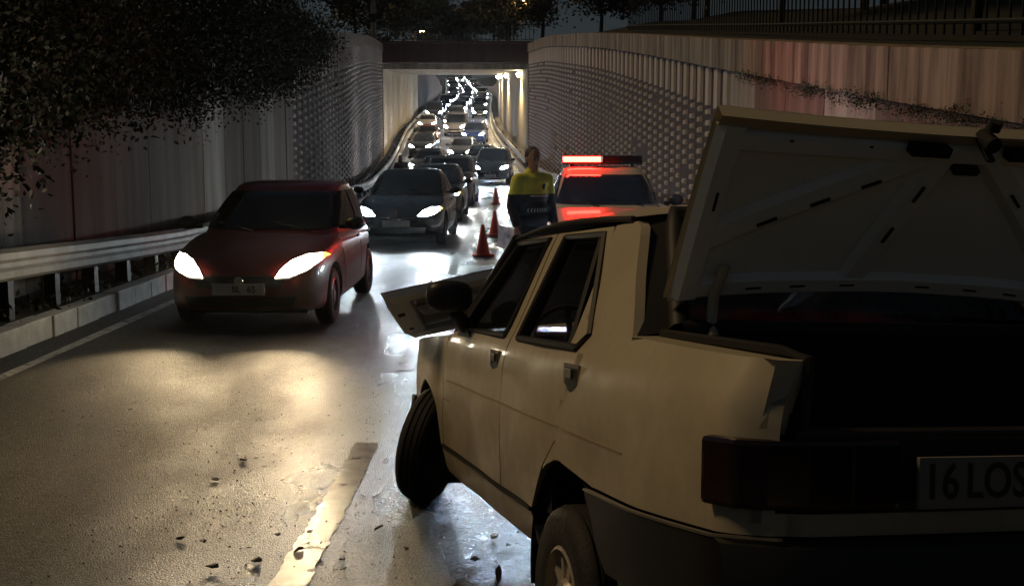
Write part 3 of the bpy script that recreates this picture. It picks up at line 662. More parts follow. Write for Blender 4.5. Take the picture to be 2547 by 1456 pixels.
def wheel_meshes(r, w, rim_r, key):
    t = MB(); t.lathe([(rim_r, -w/2+.01), (r*.86, -w/2), (r*.96, -w/2+.015), (r, -w/2+.04), (r, -.036), (r-.008, -.034), (r-.008, -.028), (r, -.026), (r, -.004), (r-.008, -.003), (r-.008, .003), (r, .004), (r, .026), (r-.008, .028), (r-.008, .034), (r, .036), (r, w/2-.04), (r*.96, w/2-.015), (r*.86, w/2), (rim_r, w/2-.01), (rim_r*.96, 0)], 28, 'Y', closed=True)
    tm = t.mesh('tyre', M['tyre'], smooth=40)
    q = MB(); q.lathe([(rim_r, w/2-.012), (rim_r*.93, w/2-.006), (rim_r*.90, w/2-.035), (rim_r*.80, w/2-.05), (rim_r*.42, w/2-.03), (rim_r*.36, w/2-.012), (rim_r*.16, w/2-.010), (.001, w/2-.004)], 28, 'Y')
    q.lathe([(rim_r, -w/2+.012), (rim_r*.9, 0), (.001, 0)], 28, 'Y')
    for k in range(10):
        a = 2*PI*k/10; q.box((rim_r*.62*math.cos(a), w/2-.034, rim_r*.62*math.sin(a)), (rim_r*.36, .016, rim_r*.13), (0, -a, 0))
    rm = q.mesh('rim', M['rim'] if key != 'pale' else M['rim_pale'], smooth=35)
    return tm, rm
def add_wheel(root, loc, tm, rm, side, rot=None):
    o = bpy.data.objects.new('wheel', tm); link(o, root); o.location = loc
    o.rotation_euler = rot if rot else (0, 0, 0 if side > 0 else PI)
    o['label'] = 'wheel with black tyre'
    rr = bpy.data.objects.new('rim', rm); link(rr, o)
    return o

def make_vehicle(kind, name):
    S = SPEC[kind]; hw = S['W']/2; root = empty(name)
    # lower body loft
    b = MB(); rows = []
    for x, zt, wf, zb in S['st']:
        w = hw*wf; h = zt-zb
        half = [(.86*w, zb), (.965*w, zb+.05), (1.0*w, zb+.2*h), (1.0*w, zb+.52*h), (.985*w, zb+.72*h), (.955*w, zb+.88*h), (.87*w, zb+.975*h), (.70*w, zt+.004), (.35*w, zt+.014)]
        ring = [(x, 0, zb)]+[(x, a, z) for a, z in half]+[(x, 0, zt+.018)]+[(x, -a, z) for a, z in reversed(half)]
        rows.append(ring)
    n = len(rows[0]); vs = [p for r in rows for p in r]; fs = []
    for i in range(len(rows)-1):
        for k in range(n): fs.append((i*n+k, i*n+(k+1) % n, (i+1)*n+(k+1) % n, (i+1)*n+k))
    x0 = S['st'][0]; x1 = S['st'][-1]
    vs += [(.02, 0, (x0[1]+x0[3])/2), (x1[0]-.02, 0, (x1[1]+x1[3])/2)]; c0, c1 = len(vs)-2, len(vs)-1; e = (len(rows)-1)*n
    for k in range(n): fs.append((c0, (k+1) % n, k)); fs.append((c1, e+k, e+(k+1) % n))
    b.add(vs, fs); body = b.build('body', M['silver'], root)
    sm = body.modifiers.new('s', 'SUBSURF'); sm.levels = 2; sm.render_levels = 2
    cut = MB()
    for wx in S['wx']:
        for sg in (-1, 1): cut.lathe([(.001, -.16), (S['r']+.055, -.16), (S['r']+.055, .16), (.001, .16)], 28, 'Y', (wx, sg*(hw-.10), S['r']+.01))
    co = cut.build('cutter', M['blackm'], None); bo = body.modifiers.new('b', 'BOOLEAN'); bo.object = co; bo.operation = 'DIFFERENCE'; bo.solver = 'EXACT'
    try: bo.material_mode = 'TRANSFER'
    except Exception: pass
    me = evaluated(body); body.modifiers.clear(); body.data = me; me.name = 'body'; sharp(me, 40); bpy.data.objects.remove(co)
    bm = bmesh.new(); bm.from_mesh(me); bvh = BVHTree.FromBMesh(bm); bm.free()
    def front(off):
        def f(y_, z_):
            h = bvh.ray_cast(Vector((1.5, y_, z_)), Vector((-1, 0, 0)))[0]
            if h is None or h.x < -.9: h = bvh.find_nearest(Vector((0, y_, z_)))[0]
            return h+Vector((off, 0, 0))
        return f
    def rear(off):
        def f(y_, z_):
            h = bvh.ray_cast(Vector((-S['L']-1.5, y_, z_)), Vector((1, 0, 0)))[0]
            if h is None or h.x > -S['L']+.9: h = bvh.find_nearest(Vector((-S['L'], y_, z_)))[0]
            return h-Vector((off, 0, 0))
        return f
    def sidef(sg, off):
        def f(x_, z_):
            h = bvh.ray_cast(Vector((x_, sg*2.5, z_)), Vector((0, -sg, 0)))[0]
            if h is None: h = bvh.find_nearest(Vector((x_, sg*hw, z_)))[0]
            return h+Vector((0, sg*off, 0))
        return f
    # cabin
    cab = list(S['cab']); H = S['H']; P = 5.0
    def seg(z):
        for i in range(len(cab)-1):
            if z <= cab[i+1][0] or i == len(cab)-2:
                t = (z-cab[i][0])/(cab[i+1][0]-cab[i][0]); return [cab[i][j]+(cab[i+1][j]-cab[i][j])*t for j in (1, 2, 3)]
    rings = [(z, xf, xr, w) for z, xf, xr, w in cab]
    zl, xf, xr, w = cab[-1]; dz = H-zl
    rings += [(zl+dz*.45, xf-.08, xr+.05, w*.965), (zl+dz*.78, xf-.20, xr+.14, w*.90), (zl+dz*.96, xf-.45, xr+.35, w*.70), (H, (xf+xr)/2+.35, (xf+xr)/2-.35, w*.30)]
    b = MB(); N = 36; vs = []; fs = []
    for z, xf, xr, w in rings:
        cx, a = (xf+xr)/2, (xf-xr)/2
        for k in range(N):
            t = 2*PI*k/N; c, s = math.cos(t), math.sin(t)
            vs.append((cx+a*math.copysign(abs(c)**(2/P), c), w*hw*math.copysign(abs(s)**(2/P), s), z))
    for i in range(len(rings)-1):
        for k in range(N): fs.append((i*N+k, i*N+(k+1) % N, (i+1)*N+(k+1) % N, (i+1)*N+k))
    fs.append(tuple(range((len(rings)-1)*N, len(rings)*N))); b.add(vs, fs)
    b.build('roof', M['silver'], root, smooth=50)
    def cfront(sgn, off):
        def f(y_, z_):
            xf, xr, w = seg(z_); cx, a = (xf+xr)/2, (xf-xr)/2; q = min(abs(y_)/(w*hw), .999)
            return (cx+sgn*(a*(1-q**P)**(1/P)+off), y_, z_+off*.3)
        return f
    def cside(sg, off):
        def f(x_, z_):
            xf, xr, w = seg(z_); cx, a = (xf+xr)/2, (xf-xr)/2; q = min(abs(x_-cx)/a, .999)
            return (x_, sg*(w*hw*(1-q**P)**(1/P)+off), z_+off*.3)
        return f
    zb, zt = S['belt']+.02, cab[-1][0]-.02
    wb_, wt_ = seg(zb)[2]*hw, seg(zt)[2]*hw
    panel('windscreen', [[(-wb_*.93, zb), (wb_*.93, zb), (wt_*.90, zt), (-wt_*.90, zt)]], cfront(1, .016), .08, M['dglass'], root, .012, (-1, 0, 0))
    panel('rear_window', [[(-wb_*.88, zb+.06), (wb_*.88, zb+.06), (wt_*.86, zt), (-wt_*.86, zt)]], cfront(-1, .016), .15, M['dglass'], root, .012, (1, 0, 0))
    xf0, xr0, _ = seg(zb); xf1, xr1, _ = seg(zt); xm = (xf1+xr1)/2+.15
    for sg in (-1, 1):
        panel('side_window', [[(xf0-.22, zb), (xf1-.14, zt-.01), (xm+.03, zt-.01), (xm+.05, zb)]], cside(sg, .016), .10, M['dglass'], root, .012, (0, -sg, 0))
        panel('side_window', [[(xm-.05, zb), (xm-.07, zt-.01), (xr1+.16, zt-.01), (xr0+.28, zb+.02)]], cside(sg, .016), .10, M['dglass'], root, .012, (0, -sg, 0))
        # doors
        zd0, zd1 = S['st'][4][3]+.10, S['belt']-.035
        dr = panel('door', [[(xf0-.20, zd1-.02), (xf0-.22, zd0+.04), (xf0-.30, zd0), (xm+.02, zd0), (xm+.02, zd1)]], sidef(sg, .004), .12, M['silver'], root, .012, (0, -sg, 0))
        hb = MB(); p = sidef(sg, .02)(xm+.16, zd1-.10); hb.box(p, (.16, .03, .03)); hb.build('handle', M['black'], dr, bevel=.008)
        rr = S['r']+.10; wx = S['wx'][1]
        dr = panel('door', [[(xm-.02, zd1), (xm-.02, zd0), (wx+rr+.04, zd0), (wx+rr*.75, S['r']+rr*.8), (wx+rr*.45, zd1)]], sidef(sg, .004), .12, M['silver'], root, .012, (0, -sg, 0))
        hb = MB(); p = sidef(sg, .02)(xm-.75, zd1-.10); hb.box(p, (.16, .03, .03)); hb.build('handle', M['black'], dr, bevel=.008)
        # mirror
        mb = MB(); c = Vector((xf0-.30, sg*(hw+.10), S['belt']+.07)); mb.sphere(c, (.09, .115, .075), 12, 8); mb.box((c.x+.02, sg*(hw+.0), c.z-.04), (.06, .14, .04)); mb.build('mirror', M['black'], root, smooth=60)
        # lamps
        hp = panel('headlight', [[(sg*a, z) for a, z in S['lamp']]], front(.022), .05, M['hl_white'], root, .02, (-1, 0, 0))
        lc = (sum(q[0] for q in S['lamp'])/len(S['lamp']), sum(q[1] for q in S['lamp'])/len(S['lamp']))
        panel('lamp_bezel', [[(sg*(lc[0]+(a-lc[0])*1.10), lc[1]+(z-lc[1])*1.22) for a, z in S['lamp']]], front(.012), .05, M['black'], root, .02, (-1, 0, 0))
        am = S['lamp']; ap = [am[3], (am[3][0]+.035, am[3][1]+.025), (am[4][0]+.02, am[4][1]-.005), am[4]]
        panel('indicator', [[(sg*a, z) for a, z in ap]], front(.020), .05, M['amber'], root, .02, (-1, 0, 0))
        tz = S['belt']
        panel('tail_lamp', [[(sg*hw*.60, tz-.22), (sg*hw*.80, tz-.22), (sg*hw*.82, tz-.06), (sg*hw*.62, tz-.06)]], rear(.010), .08, M['taillens'], root, .02, (1, 0, 0))
    zg = S['st'][0][1]
    panel('grille', [[(-.42, zg-.09), (.42, zg-.09), (.46, zg+.02), (-.46, zg+.02)]], front(.006), .1, M['black'], root, .015, (-1, 0, 0))
    panel('bumper_intake', [[(-.52, .27), (.52, .27), (.56, .38), (-.56, .38)]], front(.008), .1, M['blackm'], root, .015, (-1, 0, 0))
    pl = MB(); px = front(.02)(0, .46)[0]; pl.box((px+.012, 0, .455), (.012, .52, .115)); pl.build('licence_plate', M['plate'], root, bevel=.004)
    eb = MB(); ex = front(.012)(0, zg-.03)[0]; eb.lathe([(.001, .0), (.045, 0), (.05, .008), (.045, .016), (.001, .016)], 16, 'Z')
    eb.v = [(ex+z, x_, zg-.03+y_) for x_, y_, z in eb.v]; eb.build('badge', M['chrome'], root, smooth=40)
    # two wipers and an interior mirror hint
    wp = MB()
    for sg in (-.12, .5): 
        p0 = Vector(cfront(1, .02)(sg, zb-.02)); p1 = Vector(cfront(1, .02)(sg-.42, zb+.06)); wp.tube([p0, p1], .008, 5)
    wp.build('wiper', M['black'], root)
    tm, rm = wheel_meshes(S['r'], .19, S['r']*.62, 'std')
    for wx in S['wx']:
        for sg in (-1, 1): add_wheel(root, (wx, sg*(hw-.11), S['r']), tm, rm, sg)
    # sill / underside plate, matt black
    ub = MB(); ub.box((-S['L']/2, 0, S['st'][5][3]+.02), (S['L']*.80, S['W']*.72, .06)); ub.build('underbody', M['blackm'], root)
    return root

def place(root, X, y0, yaw=0, L=4.2):
    f = Vector((-math.sin(yaw), -math.cos(yaw), 0)); y1 = y0+L*math.cos(yaw)
    f.z = (zr(y0+.8)-zr(y1-.8))/(L-1.6); f.normalize()
    l = Vector((0, 0, 1)).cross(f).normalized(); u = f.cross(l)
    z = zr(y0+.8)+f.z*.8
    root.matrix_basis = Matrix(((f.x, l.x, u.x, X), (f.y, l.y, u.y, y0), (f.z, l.z, u.z, z), (0, 0, 0, 1)))
PROTO = {k: make_vehicle(k, 'parked_prototype') for k in SPEC}
USED = {k: False for k in SPEC}
def recolour(o, mm):
    if o.type == 'MESH':
        for sl in o.material_slots:
            if sl.material and sl.material.name in mm: m = mm[sl.material.name]; sl.link = 'OBJECT'; sl.material = m
    for c in o.children: recolour(c, mm)
def vehicle(kind, name, label, cat, paint, hl, X, y0, yaw=0, group=None):
    r = copy_tree(PROTO[kind]); r.name = name
    recolour(r, {'silver_car_paint': M[paint], 'headlight_lit_white': M[hl]})
    tag(r, label, cat, group); place(r, X, y0, yaw, SPEC[kind]['L']); return r
def drop(root, names):
    for c in list(root.children):
        if c.name.split('.')[0] in names:
            for g in list(c.children): bpy.data.objects.remove(g)
            bpy.data.objects.remove(c)
def beams(root, kind, power, color, down=.035, size=80, out=.0):
    down += .20; size = 62
    lp = SPEC[kind]['lamp']; y_ = sum(p[0] for p in lp)/len(lp); z_ = sum(p[1] for p in lp)/len(lp)
    for sg in (-1, 1): spot('light', root, (.10, sg*y_, z_), (1, sg*out, -down), power, color, size, 1.0, .05)

# the red hatchback
punto = vehicle('hatch', 'red_hatchback', 'red hatchback with warm headlights driving past the kerb', 'car', 'red', 'hl_warm', -2.70, 10.95, .02)
beams(punto, 'hatch', 105, (1, .74, .42), .05, 95)
text_obj('plate_text', 'SL', .085, M['plate_txt'], punto, (.0605, -.06, .455), (PI/2, 0, PI/2)); text_obj('plate_text', '65', .085, M['plate_txt'], punto, (.0605, .09, .455), (PI/2, 0, PI/2))
# black saloon behind it
blk = vehicle('sedan', 'black_saloon', 'black saloon with cold white headlights right behind the red hatchback', 'car', 'blackpaint', 'hl_white', -2.17, 20.9, .03)
beams(blk, 'sedan', 160, (.80, .92, 1), .045, 85)
lion = MB(); lion.prism([(-.012, .60), (.01, .60), (.014, .63), (.03, .64), (.028, .655), (.008, .66), (.022, .685), (.012, .71), (-.012, .705), (-.02, .68), (-.006, .655), (-.02, .63)], .03, .045, 'X'); lion.build('emblem', M['chrome'], blk)
c3 = vehicle('hatch', 'grey_hatchback', 'dark grey hatchback half hidden behind the black saloon', 'car', 'greypaint', 'hl_white', -2.12, 28.4, .02)
beams(c3, 'hatch', 160, (.95, .95, .9), .05, 80)
c4 = vehicle('suv', 'grey_offroader', 'tall dark car with a wide windscreen third behind the red hatchback', 'car', 'greypaint', 'hl_white', -2.2, 36.6, .03)
beams(c4, 'suv', 150, (.98, .96, .88), .06, 80)
c5 = vehicle('suv', 'navy_offroader', 'navy sport utility car alone in the right lane beyond the cones', 'car', 'navy', 'hl_white', -1.05, 53.5, .06)
beams(c5, 'suv', 240, (.78, .9, 1), .06, 70)
st = MB(); st.box((.04, 0, .34), (.03, 1.15, .05)); st.build('bumper_trim', M['chrome'], c5, bevel=.01)
rk = MB()
for sg in (-1, 1): rk.tube([(-2.2, sg*.60, 1.63), (-2.4, sg*.60, 1.70), (-3.7, sg*.60, 1.70), (-3.9, sg*.60, 1.62)], .022, 6)
rk.build('roof_rack', M['black'], c5)
# queue farther back
Q = [('hatch', 'black_hatchback', 'small black hatchback with one dazzling lamp before the bridge', 'blackpaint', 'hl_far', -3.45, 47.5, .07),
     ('sedan', 'dark_saloon', 'dark saloon queuing just outside the bridge shadow on the left', 'greypaint', 'hl_far', -4.6, 58.0, .08),
     ('hatch', 'blue_hatchback', 'blue-black hatchback close behind the navy sport utility car', 'navy', 'hl_blue', -1.9, 62.0, .07),
     ('sedan', 'black_estate', 'black saloon at the bridge mouth in the left file', 'blackpaint', 'hl_far', -6.2, 75.5, .07),
     ('sedan', 'bright_saloon', 'saloon with dazzling white lamps in the middle under the bridge', 'silver', 'hl_far', -3.3, 70.5, .07),
     ('hatch', 'orange_hatchback', 'orange hatchback by the left rail under the bridge', 'orange', 'hl_far', -6.6, 85.0, .06),
     ('van', 'pale_van', 'pale van with a wide dark windscreen under the bridge', 'silver', 'hl_far', -4.9, 95.0, .06),
     ('suv', 'blue_offroader', 'blue sport utility car with bluish lamps under the bridge', 'blue', 'hl_blue', -3.0, 85.5, .06)]
for kind, nm, lab, pc, hl, X, y0, yaw in Q:
    v = vehicle(kind, nm, lab, 'van' if kind == 'van' else 'car', pc, hl, X, y0, yaw, 'cars queuing under the bridge')
beams(v, 'suv', 420, (.6, .75, 1), .05, 80)
paints = ['silver', 'white', 'blackpaint', 'greypaint', 'navy', 'red']
k = 0
for y0 in np.arange(103, 345, 8.2):
    for col, off in ((0, -2.35), (1, .05), (2, 2.35)):
        if random.random() < (.12 if y0 < 200 else .30): continue
        q = y0+random.uniform(-1.2, 1.2)+col*2.3; kind = random.choice(['hatch', 'sedan', 'sedan', 'suv', 'van'])
        sl = (xc(q+2)-xc(q-2))/4
        r = copy_tree(PROTO[kind]); drop(r, ('wiper', 'badge', 'door', 'indicator', 'tail_lamp', 'underbody', 'rear_window', 'grille', 'bumper_intake', 'lamp_bezel'))
        for c in list(r.children_recursive):
            if c.name.split('.')[0] in ('handle', 'rim'): bpy.data.objects.remove(c)
        r.name = 'distant_car' if kind != 'van' else 'distant_van'
        recolour(r, {'silver_car_paint': M[random.choice(paints)], 'headlight_lit_white': M[random.choice(['hl_far', 'hl_far', 'hl_blue', 'hl_white'])]})
        tag(r, 'far oncoming vehicle in the glittering headlight queue climbing beyond the bridge', 'van' if kind == 'van' else 'car', 'far queue of oncoming vehicles')
        place(r, xc(q)+off+random.uniform(-.15, .15), q, -math.atan(sl)*-1, SPEC[kind]['L']); k += 1
# the police car
pol = vehicle('sedan', 'police_car', 'white police car with a red flashing roof bar behind the cream saloon', 'police car', 'white', 'hl_white', 1.29, 14.1, .02)
recolour(pol, {'amber_lens': M['chrome']})
beams(pol, 'sedan', 260, (.55, .75, 1), .0, 80)  # headlights assumed lit, hidden behind the cream saloon
pol.matrix_basis = pol.matrix_basis @ Matrix.Diagonal((1, 1, 1.10, 1))
bar = empty('light_bar', (-2.70, 0, 1.462)); bar.parent = pol
b = MB(); b.box((0, 0, .015), (.30, 1.20, .03)); 
for sg in (-1, 1): b.box((0, sg*.45, -.02), (.10, .06, .06))
b.build('base', M['black'], bar, bevel=.01)
for k, (yc, ln, mt) in enumerate(((-.30, .56, 'beacon'), (.30, .56, 'beacon_off'))):
    b = MB(); b.box((.128, yc, .070), (.030, ln, .070)); b.build('lens', M[mt], bar, bevel=.008)
    b = MB(); b.box((-.01, yc, .075), (.25, ln+.02, .09)); b.box((.12, yc-ln/2-.006, .07), (.06, .012, .08)); b.box((.12, yc+ln/2+.006, .07), (.06, .012, .08)); b.build('housing', M['black'], bar, bevel=.006)
for k in PROTO: 
    def rm_tree(o):
        for c in list(o.children): rm_tree(c)
        bpy.data.objects.remove(o)
    rm_tree(PROTO[k])

# ------------------------------------------------------------------ the crashed cream saloon
CO = Vector((0.9487, 3.2962, -0.0265)); CX = Vector((-.246, .9619, -.1189)); CY = Vector((-.969, -.2414, .0519)); CZ = Vector((.0212, .128, .9916))
car = empty('cream_saloon'); tag(car, 'crashed cream saloon with its boot lid open in the foreground', 'car')
car.matrix_basis = Matrix(((CX.x, CY.x, CZ.x, CO.x), (CX.y, CY.y, CZ.y, CO.y), (CX.z, CY.z, CZ.z, CO.z), (0, 0, 0, 1)))
YT = [(.10, .70), (.24, .765), (.34, .785), (.50, .797), (.60, .801), (.66, .800), (.72, .797), (.80, .790), (.84, .784), (.87, .776), (.905, .762), (.94, .745), (1.28, .622), (1.31, .607), (1.40, .57)]
def sy(x, z, damage=1):
    w = float(np.interp(z, [t[0] for t in YT], [t[1] for t in YT]))
    if x > 2.45: w -= .075*((x-2.45)/.85)**2
    if x < -.45: w -= .055*((-.45-x)/.55)**2
    if x < -.88: w -= .10*((-.88-x)/.12)**2 if x > -1.0 else .10
    if damage: w += .0035*math.sin(x*9+z*4)*math.sin(z*11+1.3*x)-.014*math.exp(-((x-1.75)**2/.05+(z-.52)**2/.02))-.010*math.exp(-((x+.15)**2/.06+(z-.60)**2/.006))-.02*math.exp(-((x-2.2)**2/.01+(z-.75)**2/.03))
    return w
def sidefn(sg, off=0): return lambda x, z: (x, sg*(sy(x, z, sg > 0)+off), z)
def arc(cx, cz, rx, rz, a0, a1, n): return [(cx+rx*math.cos(math.radians(a0+(a1-a0)*i/n)), cz+rz*math.sin(math.radians(a0+(a1-a0)*i/n))) for i in range(n+1)]
RA = (.15, .19, .40, .375); FA = (2.57, .25, .40, .375)
frame_z = (.84, .855, .87, .885)
for sg in (1, -1):
    inn = (0, -sg, 0)
    fd = panel('front_door', [[(2.10, .355), (2.10, .83), (2.02, .885), (1.92, .905), (.953, .905), (.97, .65), (.962, .355)],
        [(.953, .905), (1.05, .905), (.912, 1.285), (.862, 1.302)], [(.912, 1.285), (1.37, 1.285), (1.43, 1.302), (.862, 1.302)]], sidefn(sg), .05, M['cream'], car, .03, inn, ycuts=frame_z)
    panel('door_frame', [[(1.81, .905), (2.0, .905), (1.45, 1.302), (1.365, 1.285)]], sidefn(sg, .002), .05, M['rubber'], fd, .03, inn)
    rd = panel('rear_door', [[(.948, .355), (.956, .65), (.939, .905), (.0, .905), (-.028, .83), (.06, .74), (.18, .655), (.36, .525), (.52, .355)],
        [(.939, .905), (.835, .905), (.72, 1.283), (.848, 1.302)], [(.72, 1.283), (.848, 1.302), (.215, 1.294), (.27, 1.272)], [(.27, 1.272), (.215, 1.294), (-.005, .935), (.0, .905), (.13, .905), (.055, .955)]], sidefn(sg), .05, M['cream'], car, .03, inn, ycuts=frame_z)
    qp = panel('quarter_panel', [[(.20, 1.296), (.03, 1.30), (-.02, 1.28), (-.275, .966), (-.985, .946), (-.955, .785), (-.90, .78), (-.872, .74), (-.868, .69), (-.895, .638), (-.985, .622), (-.985, .575), (-.5, .548), (-.13, .535)]+arc(*RA, 113, 58, 8)[1:]+[(.345, .528), (.165, .66), (.045, .745), (-.042, .832), (-.018, .94)]], sidefn(sg), .05, M['cream'], car, .03, inn, ycuts=frame_z, xcuts=(-.88, -.89, -.91, -.92, -.93, -.94, -.96, -.97))
    panel('fender', [[(2.112, .355), (2.112, .83), (2.16, .868), (2.6, .845), (3.22, .80), (3.27, .62), (3.22, .42), (2.99, .34)]+arc(*FA, 15, 165, 14)], sidefn(sg), .05, M['cream'], car, .03, inn, ycuts=(.66,))
    panel('sill', [[(.545, .335), (2.16, .335), (2.20, .30), (2.16, .215), (.50, .215)]], sidefn(sg, -.004), .06, M['cream'], car, .04, inn)
    panel('sill_trim', [[(.545, .35), (2.14, .35), (2.16, .338), (.545, .338)]], sidefn(sg, .004), .1, M['rubber'], car, .02, inn)
    # lower dark band behind the rear wheel, chrome strip, valance
    panel('bumper_side', [[(-.125, .525), (-.5, .538), (-1.0, .565), (-1.02, .36), (-.30, .335), (-.235, .40), (-.185, .47)]], sidefn(sg, .022), .05, M['black'], car, .03, inn)
    panel('chrome_strip', [[(-.13, .532), (-.5, .546), (-1.0, .573), (-1.0, .567), (-.5, .540), (-.13, .526)]], sidefn(sg, .026), .1, M['handle'], car, .012, inn)
    panel('valance', [[(-.30, .333), (-.98, .36), (-.92, .19), (-.26, .17)]], sidefn(sg, -.01), .08, M['cream'], car, .03, inn)
    # wheel housings
    for (cx, cz, rx, rz), nm in ((RA, 'wheel_housing'), (FA, 'wheel_housing')):
        b = MB(); pts = arc(cx, cz, rx-.005, rz-.005, -15, 195, 20)
        b.grid(lambda i, t: (pts[i][0], sg*(.78-.34*t), pts[i][1]), list(range(21)), [0, 1])
        b.prism([(p[0], p[1]) for p in pts], sg*.42, sg*.44, 'Y'); b.build('wheel_housing', M['blackm'], car)
    # glass
    panel('side_window', [[(1.05, .912), (1.81, .912), (1.375, 1.283), (.913, 1.283)]], sidefn(sg, -.012), .1, M['cglass'], car, 0)
    panel('side_window', [[(.835, .912), (.125, .912), (.06, .955), (.27, 1.270), (.722, 1.281)]], sidefn(sg, -.012), .1, M['cglass'], car, 0)
    # rubber seals round the panes
    for poly in ([(1.05, .912), (1.81, .912), (1.375, 1.283), (.913, 1.283)], [(.835, .912), (.125, .912), (.06, .955), (.27, 1.270), (.722, 1.281)]):
        b = MB(); pts = [Vector(sidefn(sg, .0)(*p)) for p in poly]; b.tube(pts+[pts[0]], .014, 6, caps=False); b.build('window_seal', M['rubber'], car)
    for poly in ([(1.05, .912), (1.81, .912), (1.375, 1.283), (.913, 1.283)], [(.835, .912), (.125, .912), (.06, .955), (.27, 1.270), (.722, 1.281)]):
        cx = sum(p[0] for p in poly)/len(poly); cz = sum(p[1] for p in poly)/len(poly); b = MB(); n = len(poly); vs = []
        for kk, of in ((1.012, .003), (.955, .002), (.95, -.035)): vs += [sidefn(sg, of)(cx+(p[0]-cx)*kk, cz+(p[1]-cz)*kk) for p in poly]
        b.add(vs, [(i, (i+1) % n, n+(i+1) % n, n+i) for i in range(n)]+[(n+i, n+(i+1) % n, 2*n+(i+1) % n, 2*n+i) for i in range(n)]); b.build('window_channel', M['rubber'], car)
    panel('pillar_lining', [[(.21, 1.285), (.05, 1.29), (-.25, .975), (.04, .94), (.06, .96)]], sidefn(sg, -.045), .1, M['dark_trim'], car, 0)
    b = MB(); b.tube([sidefn(sg, -.008)(.315, 1.272), sidefn(sg, -.008)(.225, .915)], .013, 6); b.build('quarter_light_bar', M['rubber'], car)
    # drip rail
    b = MB(); b.tube([(x, sg*(.612+.012*math.sin((x-.05)/1.45*PI)), 1.305+.028*math.sin((x-.0)/1.5*PI)) for x in np.linspace(.06, 1.47, 12)], .010, 6); b.build('drip_rail', M['rubber'], car, smooth=60)
    # A pillar
    b = MB(); b.tube([(2.03, sg*.735, .885), (1.93, sg*.715, .94), (1.46, sg*.610, 1.305)], [.034, .034, .028], 8); b.build('windscreen_pillar', M['rubber'], car, smooth=50)
    # door handles
    for hx, hz, d in ((1.10, .815, fd), (.105, .825, rd)):
        b = MB(); yy = sy(hx, hz); b.prism([(hx-.072, hz-.030), (hx-.012, hz-.058), (hx+.030, hz-.045), (hx+.072, hz-.02), (hx+.072, hz+.040), (hx-.072, hz+.040)], sg*(yy-.01), sg*(yy+.003), 'Y'); b.build('handle', M['handle'], d)
        h2 = MB(); h2.prism([(hx-.064, hz-.024), (hx-.012, hz-.048), (hx+.022, hz-.038), (hx+.054, hz-.016), (hx+.054, hz+.030), (hx-.064, hz+.030)], sg*yy, sg*(yy+.0045), 'Y'); h2.build('handle_cup', M['black'], d)
        h3 = MB(); h3.box((hx+.012, sg*(yy+.006), hz+.012), (.070, .008, .030)); h3.build('handle_flap', M['handle'], d, bevel=.004)
    for d, x0, x1 in ((fd, 2.02, .972), (rd, .955, .19), (qp, .155, -.38)):
        panel('crease', [[(x0, .660), (x1, .662), (x1, .668), (x0, .668)]], sidefn(sg, .0015), .1, M['moulding'], d, .002, inn)
    # mirror
    b = MB(); c = Vector((1.70, sg*.855, 1.060)); b.sphere((0, 0, 0), 1, 16, 10)
    b.v = [(c.x+.065*math.copysign(abs(x)**.8, x), c.y+sg*.105*math.copysign(abs(y_)**.75, y_), c.z+.070*math.copysign(abs(z)**.7, z)) for x, y_, z in b.v]
    b.prism([(1.62, .88), (1.90, .88), (1.80, .965)], sg*.755, sg*.775, 'Y'); b.tube([(1.76, sg*.76, .92), (1.72, sg*.82, .99)], [.035, .03], 8); b.build('mirror', M['black'], car, smooth=50)
# roof
def roofz(x, y):
    t = abs(y)/.612; e = 1.312+.026*math.sin((x)/1.5*PI); return e+.062*(1-t**3.2)*min(1, (1.56-x)/.25, (x+.08)/.2)
b = MB(); b.grid(lambda x, t: (x-.035*(1-t*t)*(x < .3)*(1-(x/.3))+.07*(1-t*t)*max(0, (x-1.2)/.3), .612*t, roofz(x, .612*t)), list(np.linspace(.02, 1.48, 22)), list(np.linspace(-1, 1, 21)))
b.build('roof', M['cream'], car, smooth=60)
b = MB(); b.grid(lambda x, t: (x, .585*t, roofz(x, .612*t)-.03), list(np.linspace(.06, 1.42, 8)), list(np.linspace(-1, 1, 9))); b.build('headlining', M['dark_trim'], car)
# windscreen and rear glass with seals
def quadgrid(p00, p01, p10, p11, bulge, n=8):
    p00, p01, p10, p11 = map(Vector, (p00, p01, p10, p11)); bu = Vector(bulge)
    return lambda u, w: (p00*(1-u)*(1-w)+p01*(1-u)*w+p10*u*(1-w)+p11*u*w)+bu*(1-(2*w-1)**2)
us = list(np.linspace(0, 1, 9))
b = MB(); b.grid(quadgrid((1.96, .70, .905), (1.96, -.70, .905), (1.48, .585, 1.315), (1.48, -.585, 1.315), (.06, 0, .02)), us, us); b.build('windscreen', M['wglass'], car, smooth=60)
rg = quadgrid((-.285, .60, .985), (-.285, -.60, .985), (.015, .50, 1.322), (.015, -.50, 1.322), (-.035, 0, .0))
b = MB(); b.grid(rg, us, us); b.build('rear_window', M['rglass'], car, smooth=60)
edge = [rg(0, w) for w in us]+[rg(u, 1) for u in us[1:]]+[rg(1, w) for w in reversed(us[:-1])]+[rg(u, 0) for u in reversed(us[:-1])]
b = MB(); b.tube(edge, .030, 8, caps=False); b.build('rear_window_seal', M['rubber'], car, smooth=60)
for sg in (1, -1):  # black rubber field between glass and C pillar
    b = MB(); b.grid(lambda u, w: Vector(rg(u, 0 if sg > 0 else 1))*(1-w)+Vector((.03-.305*(1-u), sg*(sy(.03-.305*(1-u), .966+.334*u)-.012), .966+.334*u))*w, us, [0, 1]); b.build('pillar_trim', M['rubber'], car)
